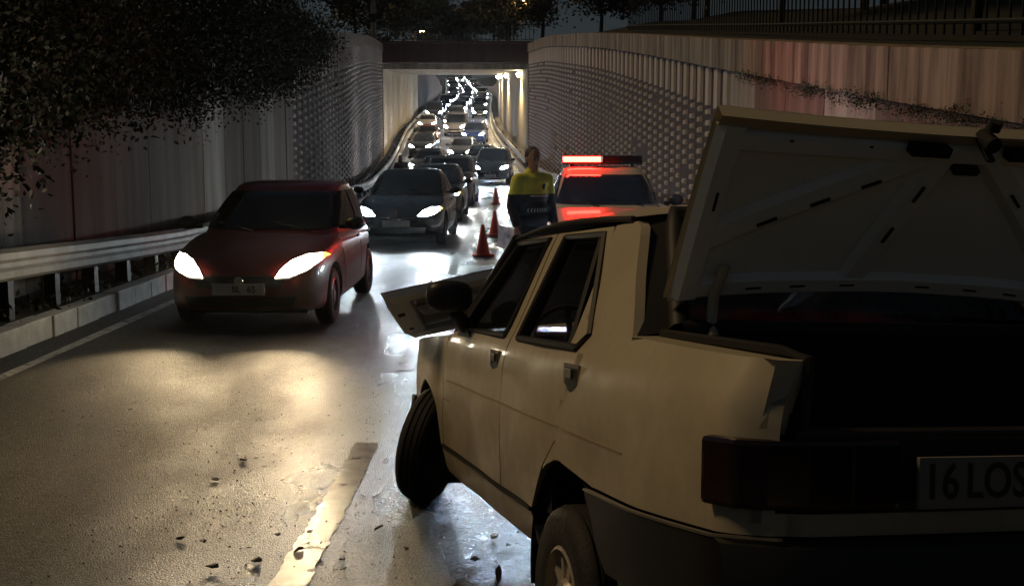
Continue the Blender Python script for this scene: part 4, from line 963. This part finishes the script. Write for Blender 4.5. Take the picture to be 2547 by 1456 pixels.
# scuttle and engine bay edge, front panel
b = MB(); b.box((2.02, 0, .86), (.16, 1.42, .06)); b.build('scuttle', M['cream'], car, bevel=.02)
b = MB(); b.box((2.65, 0, .50), (1.05, 1.2, .35)); b.build('engine_bay', M['blackm'], car, bevel=.04)
b = MB(); b.box((3.22, 0, .62), (.10, 1.36, .36)); b.build('front_panel', M['cream'], car, bevel=.03)
b = MB(); b.box((3.30, 0, .42), (.12, 1.5, .14)); b.build('front_bumper', M['black'], car, bevel=.03)
for sg in (1, -1):
    b = MB(); b.box((3.265, sg*.52, .66), (.04, .30, .16)); b.build('front_lamp', M['dglass'], car, bevel=.02)
# sprung, twisted bonnet (hinged at the front)
HB = [Vector((3.181, .807, .829)), Vector((2.351, 1.072, 1.054)), Vector((2.86, -.466, 1.146)), Vector((2.03, -.20, 1.371))]
hu = (HB[1]-HB[0]); hv = (HB[2]-HB[0]); hn = hu.cross(hv).normalized()
if hn.z > 0: hn = -hn        # underside normal
bonnet = empty('bonnet'); bonnet.parent = car; bonnet['label'] = 'buckled bonnet sprung open showing its ribbed underside'
def hp(u, v, d=0): return HB[0]+hu*u+hv*v+hn*d+hn*(-.05*math.sin(u*PI))*math.sin(v*PI)
b = MB(); b.grid(lambda u, v: hp(u, v, -.012), list(np.linspace(0, 1, 11)), list(np.linspace(0, 1, 13))); b.build('skin', M['cream'], bonnet, smooth=60)
def hbar(poly, name='stiffener', d=.026, m='cream_in'):
    b = MB(); n = len(poly)
    vs = [hp(u, v, -.006) for u, v in poly]; cen = (sum(p[0] for p in poly)/n, sum(p[1] for p in poly)/n)
    vs += [hp(u+(cen[0]-u)*.06, v+(cen[1]-v)*.06, d) for u, v in poly]
    b.add(vs, [tuple(range(n, 2*n))]+[(i, (i+1) % n, n+(i+1) % n, n+i) for i in range(n)]); b.build(name, M[m], bonnet)
hbar([(0, 0), (.12, 0), (.12, 1), (0, 1)]); hbar([(.86, 0), (1, 0), (1, 1), (.86, 1)]); hbar([(.12, 0), (.86, 0), (.86, .09), (.12, .09)]); hbar([(.12, .91), (.86, .91), (.86, 1), (.12, 1)])
hbar([(.42, .09), (.54, .09), (.54, .91), (.42, .91)]); hbar([(.12, .40), (.86, .47), (.86, .55), (.12, .48)])
hbar([(.56, .02), (.64, .02), (.64, .05), (.56, .05)], 'slot', .030, 'blackm'); hbar([(.22, .03), (.26, .03), (.26, .05), (.22, .05)], 'slot', .030, 'blackm')
# rear end
def rx(y_): return -.992+.012*(abs(y_)/.6)**2+.09*max(0, (abs(y_)-.58)/.20)**2
b = MB()
b.grid(lambda y_, t: (rx(y_)+[0, .0, .03, .20][t], y_, [.57, .618, .618, .618][t]), list(np.linspace(-.68, .68, 15)), [0, 1, 2, 3]); b.build('rear_panel', M['cream'], car, smooth=40)
b = MB(); b.grid(lambda y_, t: (rx(y_)+.012+[0, 0, .05, .05][t], y_, [.612, .775, .785, .60][t]), list(np.linspace(-.40, .40, 9)), [0, 1, 2, 3]); b.build('rear_garnish', M['black'], car, smooth=40)
for sg in (1, -1):
    b = MB(); b.prism([(-1.004, sg*.385), (-1.000, sg*.60), (-.985, sg*.69), (-.950, sg*.755), (-.872, sg*.795), (-.872, sg*.70), (-.93, sg*.385)], .628, .778, 'Z'); tl = b.build('tail_lamp', M['taillens'], car, bevel=.012)
    b = MB(); b.box((-.998, sg*.50, .70), (.012, .01, .13)); b.build('lens_divider', M['black'], tl)
    # quarter end cap beside the boot opening
    b = MB(); b.add([(-.955, sg*.70, .785), (-.985, sg*.675, .946), (-.985, sg*.60, .944), (-.95, sg*.635, .785)], [(0, 1, 2, 3)]); b.add([(-.985, sg*.675, .946), (-.275, sg*.745, .966), (-.275, sg*.66, .968), (-.985, sg*.60, .944)], [(0, 1, 2, 3)]); b.build('quarter_end', M['cream'], car)
    b = MB(); b.tube([(-.975, sg*.605, .79), (-.985, sg*.60, .95), (-.9, sg*.62, .962), (-.30, sg*.655, .975)], .013, 6); b.build('boot_seal', M['rubber'], car, smooth=50)
# boot interior
b = MB(); b.box((-.62, 0, .36), (.66, 1.2, .02)); b.box((-.30, 0, .66), (.02, 1.24, .60)); b.box((-.62, .62, .64), (.68, .02, .58)); b.box((-.62, -.62, .64), (.68, .02, .58)); b.box((-.945, 0, .57), (.02, 1.24, .40)); b.build('boot_lining', M['dark_trim'], car)
b = MB(); b.box((-.30, 0, .965), (.12, 1.24, .02)); b.box((.05, 0, .93), (.58, 1.2, .02)); b.build('parcel_shelf', M['dark_trim'], car)
b = MB(); b.box((-.955, 0, .785), (.07, 1.26, .02)); b.build('loading_lip', M['black'], car, bevel=.006)
# bumper
b = MB(); prof = [(.0, .355), (-.055, .37), (-.075, .43), (-.075, .50), (-.05, .555), (.0, .566)]
b.grid(lambda y_, t: (rx(y_)+prof[t][0], y_, prof[t][1]), list(np.linspace(-.775, .775, 21)), list(range(6))); b.build('rear_bumper', M['black'], car, smooth=50)
b = MB(); b.grid(lambda y_, t: (rx(y_)+.03, y_, [.20, .36][t]), list(np.linspace(-.74, .74, 9)), [0, 1]); b.build('rear_valance', M['cream'], car)
pl = MB(); pl.box((-1.012, .060, .685), (.012, .525, .112)); pl.v = [(a_, b_+.028, c_) for a_, b_, c_ in pl.v]; plate = pl.build('licence_plate', M['plate_shaded'], car, bevel=.003)
for tx_s, tx_y in (('16', .340), ('LOS', .235)):
    tx = text_obj('plate_text', tx_s, .108, M['plate_txt'], plate, (-1.0195, tx_y, .685), (PI/2, 0, -PI/2), .0006); tx.scale = (.80, 1, 1)
# boot lid
LH, LE = Vector((-.262, 0, 1.062)), Vector((-.585, 0, 1.530))
lu = LE-LH; LL = lu.length; lu.normalize(); ln_ = Vector((lu.z, 0, -lu.x))
ln_ = ln_ if ln_.x < 0 else -ln_      # towards the camera (underside)
lid = empty('boot_lid'); lid.parent = car; lid['label'] = 'raised boot lid seen from its ribbed underside'
def lp(p, q, d=0): return LH+lu*(q*LL+.055*(1-(p/.64)**2)*(1-q))+Vector((0, p, 0))+ln_*(d-.035*math.sin(q*PI*.5)*(p/.64)**2)
b = MB(); b.grid(lambda p, q: lp(p*(1-.03*q), q, -.014), list(np.linspace(-.64, .64, 15)), us); b.build('skin', M['cream'], lid, smooth=60)
b = MB(); b.grid(lambda p, q: lp(p*(1-.03*q)*.985, q*.93, .0), list(np.linspace(-.64, .64, 25)), list(np.linspace(0, 1, 13))); b.build('inner_panel', M['cream_in'], lid, smooth=60)
b = MB(); b.grid(lambda p, t: lp(p*.972, [.93, .93, .985, 1.0][t], [0, .018, .030, -.012][t]), list(np.linspace(-.64, .64, 17)), [0, 1, 2, 3]); b.build('rear_lip', M['cream'], lid, smooth=50)
def lrib(pts, w, d=.022, name='rib', m='cream_in'):
    b = MB()
    for (p0, q0), (p1, q1) in zip(pts[:-1], pts[1:]):
        v = Vector((p1-p0, (q1-q0)*LL)).normalized(); n2 = Vector((-v.y, v.x))*(w/2); t2 = n2*.55; N = 6; vs = []
        for i in range(N+1):
            t = i/N; p, q = p0+(p1-p0)*t, q0+(q1-q0)*t
            for off, dd in ((n2, .001), (t2, d), (-t2, d), (-n2, .001)): vs.append(lp(p+off.x, q+off.y/LL, dd))
        fs = [(4*i+j, 4*i+j+1, 4*i+j+5, 4*i+j+4) for i in range(N) for j in range(3)]+[(0, 1, 2, 3), (4*N+3, 4*N+2, 4*N+1, 4*N)]
        b.add(vs, fs)
    return b.build(name, M[m], lid, smooth=35)
lrib([(.585, .02), (.575, .93)], .085); lrib([(-.585, .02), (-.575, .93)], .085); lrib([(.60, .86), (-.60, .86)], .075); lrib([(.60, .07), (.2, .055), (-.2, .055), (-.60, .07)], .075)
lrib([(.0, .86), (.578, .33)], .095, .018); lrib([(-.17, .86), (-.578, .16)], .095, .018); lrib([(-.03, .86), (.11, .06)], .10, .018); 
def lslot(p, q, L_, a, w=.013): lrib([(p-math.cos(a)*L_/2, q-math.sin(a)*L_/2/LL), (p+math.cos(a)*L_/2, q+math.sin(a)*L_/2/LL)], w, .0235, 'slot', 'blackm')
ra = math.atan2(-.42*LL, .47)
for t in (.25, .52, .80): lslot(.03+.47*t+.012, .80-.42*t-.02, .055, ra)
for t in (.25, .62): lslot(-.02+.12*t, .80-.68*t, .055, math.atan2(-.68*LL, .12))
for t in (.3, .6): lslot(-.19-.37*t, .80-.60*t, .055, math.atan2(-.6*LL, -.37))
lslot(.575, .55, .055, PI/2)
for p in (.40, .27, .12, -.12, -.28, -.42): lslot(p, .058, .045, 0, .011)
for p in (.42, .20): lslot(p, .885, .010, 0, .010)
for p in (.045, -.245):
    b = MB(); b.add([lp(p+a*.055, .905+c*.026, .055) for a, c in ((-1, -1), (1, -1), (1, 1), (-1, 1))]+[lp(p+a*.055, .905+c*.026, .02) for a, c in ((-1, -1), (1, -1), (1, 1), (-1, 1))], [(0, 1, 2, 3), (0, 1, 5, 4), (1, 2, 6, 5), (2, 3, 7, 6), (3, 0, 4, 7)]); b.build('plate_lamp', M['blackm'], lid)
lk = MB(); c = lp(-.105, .985, .05); lk.tube([c-ln_*.03, c+ln_*.03], .022, 12); lk.tube([c+lu*.03, c+lu*.055], .018, 10); lk.box(c-lu*.028+ln_*.012, (.01, .028, .055), (0, .5, .3)); lk.build('lock', M['blackm'], lid, smooth=40)
b = MB(); c = lp(-.10, .79, .012); b.box(c, (.02, .075, .04), (0, .6, 0)); b.build('latch', M['post'], lid, bevel=.004)
b = MB(); b.tube([lp(.50, .20, .02), lp(.515, .04, .035), (-.30, .515, 1.0), (-.33, .52, .96), (-.36, .53, .80)], .016, 8); b.build('hinge_arm', M['cream'], lid, smooth=50)
b = MB(); b.tube([lp(-.50, .20, .02), lp(-.515, .04, .035), (-.30, -.515, 1.0), (-.33, -.52, .96), (-.36, -.53, .80)], .016, 8); b.build('hinge_arm', M['cream'], lid, smooth=50)
# cabin
b = MB(); b.box((1.15, 0, .30), (2.1, 1.40, .04)); b.box((1.98, 0, .60), (.04, 1.36, .6)); b.box((-.27, 0, .62), (.03, 1.3, .6)); b.build('floor_pan', M['dark_trim'], car)
b = MB(); b.box((1.82, 0, .80), (.34, 1.36, .20)); b.build('dashboard', M['dark_trim'], car, bevel=.04)
for sg in (1, -1):
    b = MB(); b.box((1.10, sg*.36, .50), (.50, .48, .16)); b.box((.82, sg*.36, .72), (.14, .47, .46), (0, -.22, 0)); b.box((.755, sg*.36, 1.0), (.08, .24, .10), (0, -.22, 0)); b.build('front_seat', M['fabric'], car, bevel=.05)
    b = MB(); b.box((1.2, sg*.74, .60), (1.6, .02, .5)); b.build('door_card', M['dark_trim'], car)
b = MB(); b.box((.18, 0, .50), (.5, 1.28, .18)); b.box((-.09, 0, .76), (.14, 1.28, .44), (0, -.25, 0)); b.build('rear_seat', M['fabric'], car, bevel=.05)
b = MB(); b.lathe([(.175, 0), (.187, .012), (.175, .024), (.163, .012)], 24, 'Z', closed=True); b.tube([(-.17, 0, .01), (.17, 0, .01)], .014, 6); b.tube([(0, 0, .01), (0, -.17, .01)], .014, 6)
R = Euler((0, -1.15, 0)).to_matrix(); b.v = [tuple(R @ Vector(v)+Vector((1.48, .36, .86))) for v in b.v]; b.build('steering_wheel', M['black'], car, smooth=50)
# rear window sticker of a little car, and a red strip of lettering above it
def stick(poly, cx, cz, s, m, name, flip=1):
    return panel(name, [[(cx-flip*p[0]*s, cz+p[1]*s) for p in poly]], sidefn(1, -.006), .05, M[m], car, 0)
stick([(-1, -.55), (-.8, -.55), (-.75, -.8), (-.5, -.8), (-.45, -.55), (.45, -.55), (.5, -.8), (.75, -.8), (.8, -.55), (1, -.5), (1, .1), (.85, .25), (.55, .3), (.45, .9), (.38, .9), (.44, .3), (-.25, .3), (-.22, .9), (-.30, .9), (-.40, .3), (-.85, .2), (-1, .0)], .165, .985, .046, 'sticker', 'sticker')
stick([(-.38, .82), (.5, .82), (.5, .95), (-.38, .95)], .165, .985, .046, 'sticker', 'sticker')
for k in range(4): stick([(-.2, -.5), (.2, -.5), (.2, .5), (-.2, .5)], .205-.025*k, 1.075, .014, 'sticker_red', 'sticker')
# wheels
tm, rm = wheel_meshes(.295, .165, .172, 'pale')
w = add_wheel(car, (.165, .715, .13), tm, rm, 1); add_wheel(car, (.165, -.70, .25), tm, rm, -1); add_wheel(car, (2.57, -.68, .30), tm, rm, -1)
w = add_wheel(car, (2.60, .76, .285), tm, rm, 1, (math.radians(10), 0, math.radians(-32))); w['label'] = 'front wheel splayed outward by the crash'
# red scratch on the front door edge
panel('scratch', [[(2.10, .575), (1.93, .570), (1.93, .574), (2.10, .580)]], sidefn(1, .002), .1, M['sticker_red'], car, 0)
HAZE = .00015
# ------------------------------------------------------------------ people
def remeshed(b, name, voxel, mats, smooth_it=6, fac=.5):
    o = b.build(name, mats, None, fixn=True)
    r = o.modifiers.new('r', 'REMESH'); r.mode = 'VOXEL'; r.voxel_size = voxel
    s = o.modifiers.new('s', 'SMOOTH'); s.iterations = smooth_it; s.factor = fac
    me = evaluated(o); bpy.data.objects.remove(o); me.name = name; me.materials.clear()
    for m in mats: me.materials.append(m)
    me.shade_smooth(); return me
def limb(b, pts, rs):
    for i in range(len(pts)-1): b.tube([pts[i], pts[i+1]], [rs[i], rs[i+1]], 12)
    for p, r in zip(pts, rs): b.sphere(p, r, 12, 8)
def hand(b, wrist, d, side, curl=.6):
    """palm, four fingers of unequal length and a thumb leaving the side of the palm"""
    w = Vector(wrist); d = Vector(d).normalized(); s = Vector(side).normalized(); n = d.cross(s).normalized()
    pc = w+d*.05; b.sphere(pc, (.030, .030, .045), 10, 8); limb(b, [w, w+d*.09], [.024, .030])
    for k, (off, L) in enumerate(((-.028, .062), (-.010, .074), (.010, .070), (.028, .055))):
        p0 = w+d*.085+s*off; p1 = p0+d*L*.45+n*L*.15*curl; p2 = p1+d*L*.35*(1-curl*.5)+n*L*.40*curl; p3 = p2+d*L*.2*(1-curl)+n*L*.28*curl
        limb(b, [p0, p1, p2, p3], [.0095, .009, .0085, .0075])
    t0 = w+d*.035-s*.022; t1 = t0+d*.03-s*.025+n*.012; t2 = t1+d*.028-s*.004+n*.014; limb(b, [t0, t1, t2], [.012, .0105, .009])
def make_person(loc, H, rz, label, arms, upper, lower, zsplit=None, turn=0, hair_long=False):
    root = empty('person', loc, rz); tag(root, label, 'person'); k = H/1.8; root.scale = (k, k, k)
    b = MB()
    HR = Euler((0.10, 0, turn)).to_matrix()
    def hd(p): return tuple(HR @ Vector(p)+Vector((0, -.01, 1.655)))
    for c, r in (((0, .012, .035), (.076, .094, .098)), ((0, -.022, -.035), (.060, .072, .085)), ((0, -.052, -.092), (.030, .030, .028))): b.sphere(hd(c), r, 14, 10)
    limb(b, [hd((0, -.088, .02)), hd((0, -.112, -.022))], [.010, .015])
    for sg in (-1, 1): b.sphere(hd((sg*.078, .012, -.005)), (.012, .020, .032), 8, 6); b.sphere(hd((sg*.030, -.080, .028)), (.020, .014, .008), 8, 6)
    limb(b, [hd((-.02, -.092, -.058)), hd((.02, -.092, -.058))], [.008, .008])
    limb(b, [(0, .012, 1.47), (0, .0, 1.58)], [.062, .055])
    for z, r in ((1.36, (.165, .10, .12)), (1.20, (.15, .10, .14)), (1.06, (.145, .10, .12)), (.96, (.155, .11, .10))): b.sphere((0, 0, z), r, 14, 10)
    for sg, (el, wr, hdir, curl) in zip((-1, 1), arms):
        sh = (sg*.185, .0, 1.435); limb(b, [(sg*.08, 0, 1.43), sh, el, wr], [.06, .058, .042, .028]); hand(b, wr, hdir, (0, 1, 0), curl)
        limb(b, [(sg*.09, 0, .93), (sg*.10, -.01, .50), (sg*.105, .02, .10)], [.085, .055, .038]); limb(b, [(sg*.105, .03, .06), (sg*.12, -.13, .04)], [.042, .034])
    me = remeshed(b, 'body', .009, [M['skin']]); link(bpy.data.objects.new('body', me), root)
    # jacket
    b = MB()
    for z, r in ((1.40, (.205, .125, .115)), (1.27, (.195, .135, .14)), (1.12, (.188, .138, .14)), (.99, (.192, .14, .12))): b.sphere((0, 0, z), r, 16, 10)
    limb(b, [(0, .02, 1.475), (0, .015, 1.52)], [.085, .075])
    for sg, (el, wr, hdir, curl) in zip((-1, 1), arms):
        limb(b, [(sg*.10, 0, 1.43), (sg*.19, 0, 1.43), el, tuple(Vector(el)+(Vector(wr)-Vector(el))*.93)], [.09, .078, .062, .048])
    me = remeshed(b, 'jacket', .014, [M[upper], M['navycloth']], 4)
    if zsplit:
        cz = np.empty(len(me.polygons)*3); me.polygons.foreach_get('center', cz); cz = cz.reshape(-1, 3)[:, 2]
        me.polygons.foreach_set('material_index', (cz < zsplit).astype(np.int32))
    jk = link(bpy.data.objects.new('jacket', me), root)
    bm = bmesh.new(); bm.from_mesh(me); jb = BVHTree.FromBMesh(bm); bm.free()
    # trousers
    b = MB(); b.sphere((0, 0, .93), (.175, .125, .13), 14, 10)
    for sg in (-1, 1): limb(b, [(sg*.09, 0, .90), (sg*.10, -.01, .50), (sg*.105, .015, .11)], [.105, .078, .064])
    me = remeshed(b, 'trousers', .014, [M[lower]], 4); link(bpy.data.objects.new('trousers', me), root)
    for sg in (-1, 1):
        b = MB(); b.sphere((sg*.112, -.04, .045), (.05, .135, .045), 12, 8); b.sphere((sg*.107, .05, .07), (.045, .05, .07), 10, 8); me = remeshed(b, 'shoe', .012, [M['black']], 3); link(bpy.data.objects.new('shoe', me), root)
    b = MB(); b.sphere(hd((0, .030, .052)), (.084, .092, .092), 16, 10); b.sphere(hd((0, .055, -.01)), (.074, .066, .085), 14, 10)
    if hair_long: b.sphere(hd((0, .07, -.09)), (.085, .05, .12), 12, 8)
    me = remeshed(b, 'hair', .012, [M['hair']], 3); link(bpy.data.objects.new('hair', me), root)
    for sg in (-1, 1):
        b = MB(); b.sphere(hd((sg*.030, -.089, .012)), .010, 8, 6); b.build('eye', M['black'], root, smooth=60)
    return root, jb, jk
OFF_Y, OFF_X = 12.75, .235
officer, jb, jk = make_person((OFF_X, OFF_Y, zr(OFF_Y)), 1.86, .55, 'officer in yellow and navy jacket holding a sheet of paper beside the police car', [((-.255, .03, 1.16), (-.265, -.09, .945), (-.1, -.2, -1), .7), ((.262, .04, 1.16), (.19, -.15, .97), (-.4, -.4, -.8), .8)], 'hivis', 'navycloth', 1.285, -.15)
def onjacket(x, z, off):
    h = jb.ray_cast(Vector((x, -1.5, z)), Vector((0, 1, 0)))[0]
    return (Vector((x, -.12, z)) if h is None else h)+Vector((0, -off, 0))
for i in range(8):
    x = -.12+i*.034
    panel('chevron', [[(x, 1.085), (x-.013, 1.107), (x, 1.129), (x+.009, 1.129), (x-.004, 1.107), (x+.009, 1.085)]], lambda a, c: onjacket(a, c, .004), .05, M['reflect'], jk, .002, (0, 1, 0))
panel('reflective_band', [[(-.10, 1.255), (.14, 1.255), (.14, 1.272), (-.10, 1.272)]], lambda a, c: onjacket(a, c, .004), .05, M['reflect'], jk, .002, (0, 1, 0))
panel('badge', [[(.055, 1.345), (.08, 1.33), (.105, 1.345), (.105, 1.385), (.08, 1.40), (.055, 1.385)]], lambda a, c: onjacket(a, c, .004), .05, M['navycloth'], jk, .002, (0, 1, 0))
pp = MB(); pp.grid(lambda u, w: (.20*u+.02*math.sin(w*3), .012*math.sin(u*4)+.05*w, -.26*w-.06*u), [0, .25, .5, .75, 1], [0, .25, .5, .75, 1])
pp.grid(lambda u, w: (.20*u+.02*math.sin(w*3), .002+.012*math.sin(u*4)+.05*w, -.26*w-.06*u), [0, .25, .5, .75, 1], [1, .75, .5, .25, 0])
paper = pp.build('paper_sheet', M['paper'], None, smooth=60, fixn=False); paper.location = (OFF_X-.40, OFF_Y-.10, zr(OFF_Y)+.98); paper.rotation_euler = (.1, 0, .3); tag(paper, 'white sheet of paper held low by the officer', 'paper')
make_person((-4.08, 41.2, zr(41.2)), 1.66, .35, 'dark-haired pedestrian standing by the left rail behind the black saloon', [((-.27, .03, 1.17), (-.20, -.12, .98), (.1, -.3, -1), .5), ((.27, .02, 1.17), (.24, -.08, .93), (0, -.2, -1), .5)], 'darkcloth', 'navycloth', None, .3, True)

# ------------------------------------------------------------------ cones
for x, q, h, rz, lab in ((-.51, 19.35, .54, .1, 'nearest red traffic cone on the lane line'), (-.375, 24.1, .54, .3, 'middle red traffic cone beyond the nearest one'), (-.56, 38.4, .54, .0, 'farthest dark traffic cone in the glare of the navy car')):
    t = empty('traffic_cone', (x, q, zr(q)), rz); tag(t, lab, 'traffic cone', 'traffic cones along the lane line')
    b = MB(); b.lathe([(.001, h), (.022, h), (.03, h-.01), (.115, .06), (.125, .03), (.001, .03)], 20, 'Z'); b.build('cone_body', M['cone'], t, smooth=50)
    b = MB(); b.box((0, 0, .017), (.38, .38, .034)); b.build('base', M['cone'], t, bevel=.012)

# ------------------------------------------------------------------ crash debris on the road
def G(u, v):
    a, c = (u-1273)/2770, -(v-728)/2770; cp, sp = math.cos(PITCH), math.sin(PITCH)
    d = Vector((a, cp+c*sp, -sp+c*cp)); t = 1.0
    while t < 60:
        p = Vector((0, 0, 1.5))+d*t
        if p.z <= zr(p.y): break
        t += .01
    return p
DEB = [(155, 1023, .05), (125, 1048, .05), (325, 1020, .05), (295, 1073, .03), (605, 1147, .16), (635, 1142, .08), (540, 1195, .10), (680, 1132, .05), (440, 1272, .05), (452, 1342, .12), (505, 1350, .09), (775, 1270, .07), (772, 1325, .10), (690, 1332, .08), (620, 1365, .06), (640, 1400, .12), (530, 1416, .12), (745, 1372, .11), (850, 1395, .07), (855, 1420, .09), (945, 1316, .12), (980, 1314, .06), (812, 1298, .05), (1012, 1368, .08), (1228, 1337, .12), (175, 1307, .04), (655, 1108, .04), (580, 1110, .05), (700, 1285, .04), (905, 1236, .06), (1265, 1360, .10), (1180, 1395, .16), (1290, 1330, .10), (1240, 1440, .2), (60, 1190, .04), (350, 1095, .03)]
SPECIAL = {4: 'largest dark shard on the asphalt left of the broken lane line', 9: 'long thin dark splinter left of the white line near the photo bottom', 15: 'dark fragment on the white line nearest the photo bottom', 20: 'dark fragment between the white line and the splayed front wheel', 33: 'big dark piece of trim under the sill of the cream saloon', 0: 'dark fragment lying alone in the left lane far from the line'}
for i, (u, v, s) in enumerate(DEB):
    p = G(u, v); s *= .6; n = random.randint(4, 6); b = MB(); el = random.uniform(.25, .7)
    poly = [(s*.5*random.uniform(.35, 1.1)*math.cos(2*PI*j/n), s*.5*el*random.uniform(.55, 1)*math.sin(2*PI*j/n)) for j in range(n)]
    b.prism(poly, 0, s*random.uniform(.05, .12), 'Z')
    for q in range(len(b.v)): b.v[q] = (b.v[q][0], b.v[q][1], b.v[q][2]+random.uniform(0, s*.22))
    pale = i in (6, 24, 32); o = b.build('debris_fragment', M['shard_pale'] if pale else M['shard']); o.location = (p.x, p.y, zr(p.y)+.003); o.rotation_euler = (random.uniform(-.1, .1), random.uniform(-.1, .1), random.uniform(0, 6.3))
    if i in SPECIAL: tag(o, SPECIAL[i], 'debris', 'dark crash fragments'); continue
    tag(o, 'pale broken plastic fragment lying on the wet asphalt' if pale else 'dark broken plastic fragment lying on the wet asphalt', 'debris', 'pale crash fragments' if pale else 'dark crash fragments')
b = MB()
for i in range(1600):
    y_ = random.triangular(2.6, 9.5, 4.2); x = random.gauss(-1.0, .75) if i % 3 else random.uniform(-3.5, 1.2); s = random.uniform(.002, .008); z = zr(y_)+.002; a = random.uniform(0, 6.3)
    vs = [(x+s*math.cos(a+k*2.09)*random.uniform(.6, 1.3), y_+s*math.sin(a+k*2.09), z) for k in range(3)]+[(x+random.uniform(-s, s)*.4, y_, z+s*random.uniform(.5, 1.1))]
    b.add(vs, [(0, 1, 3), (1, 2, 3), (2, 0, 3)], 0 if random.random() < .12 else 1)
o = b.build('crash_crumbs', [M['crumb'], M['shard']], fixn=False); tag(o, 'fine glass and plastic crumbs scattered over the wet asphalt', 'debris', kind='stuff')
# leaves and dirt against the left kerb
lv = leaf_cloud('kerb_litter', [((xc(q)-HW-.42, q, zr(q)+.235), (.22, .5, .02), 1) for q in np.arange(7, 22, .6)], 2500, .06, M['leaf2'], None, 0, (30, .08)); tag(lv, 'dead leaves and dirt under the left guard rail', 'litter', kind='stuff')

# ------------------------------------------------------------------ haze added for glow round the lamps
hm = bpy.data.materials.new('glow_haze'); hm.use_nodes = True; hn_ = hm.node_tree; hn_.nodes.clear()
ho = hn_.nodes.new('ShaderNodeOutputMaterial'); pv = hn_.nodes.new('ShaderNodeVolumePrincipled'); pv.inputs['Color'].default_value = (.9, .92, .95, 1)
pv.inputs['Density'].default_value = HAZE; pv.inputs['Anisotropy'].default_value = .95; hn_.links.new(pv.outputs[0], ho.inputs['Volume'])
b = MB(); b.box((-40, 220, 25), (780, 520, 60)); hz = b.build('haze', hm); tag(hz, kind='stuff')   # added volume, imitates lens bloom at the headlights
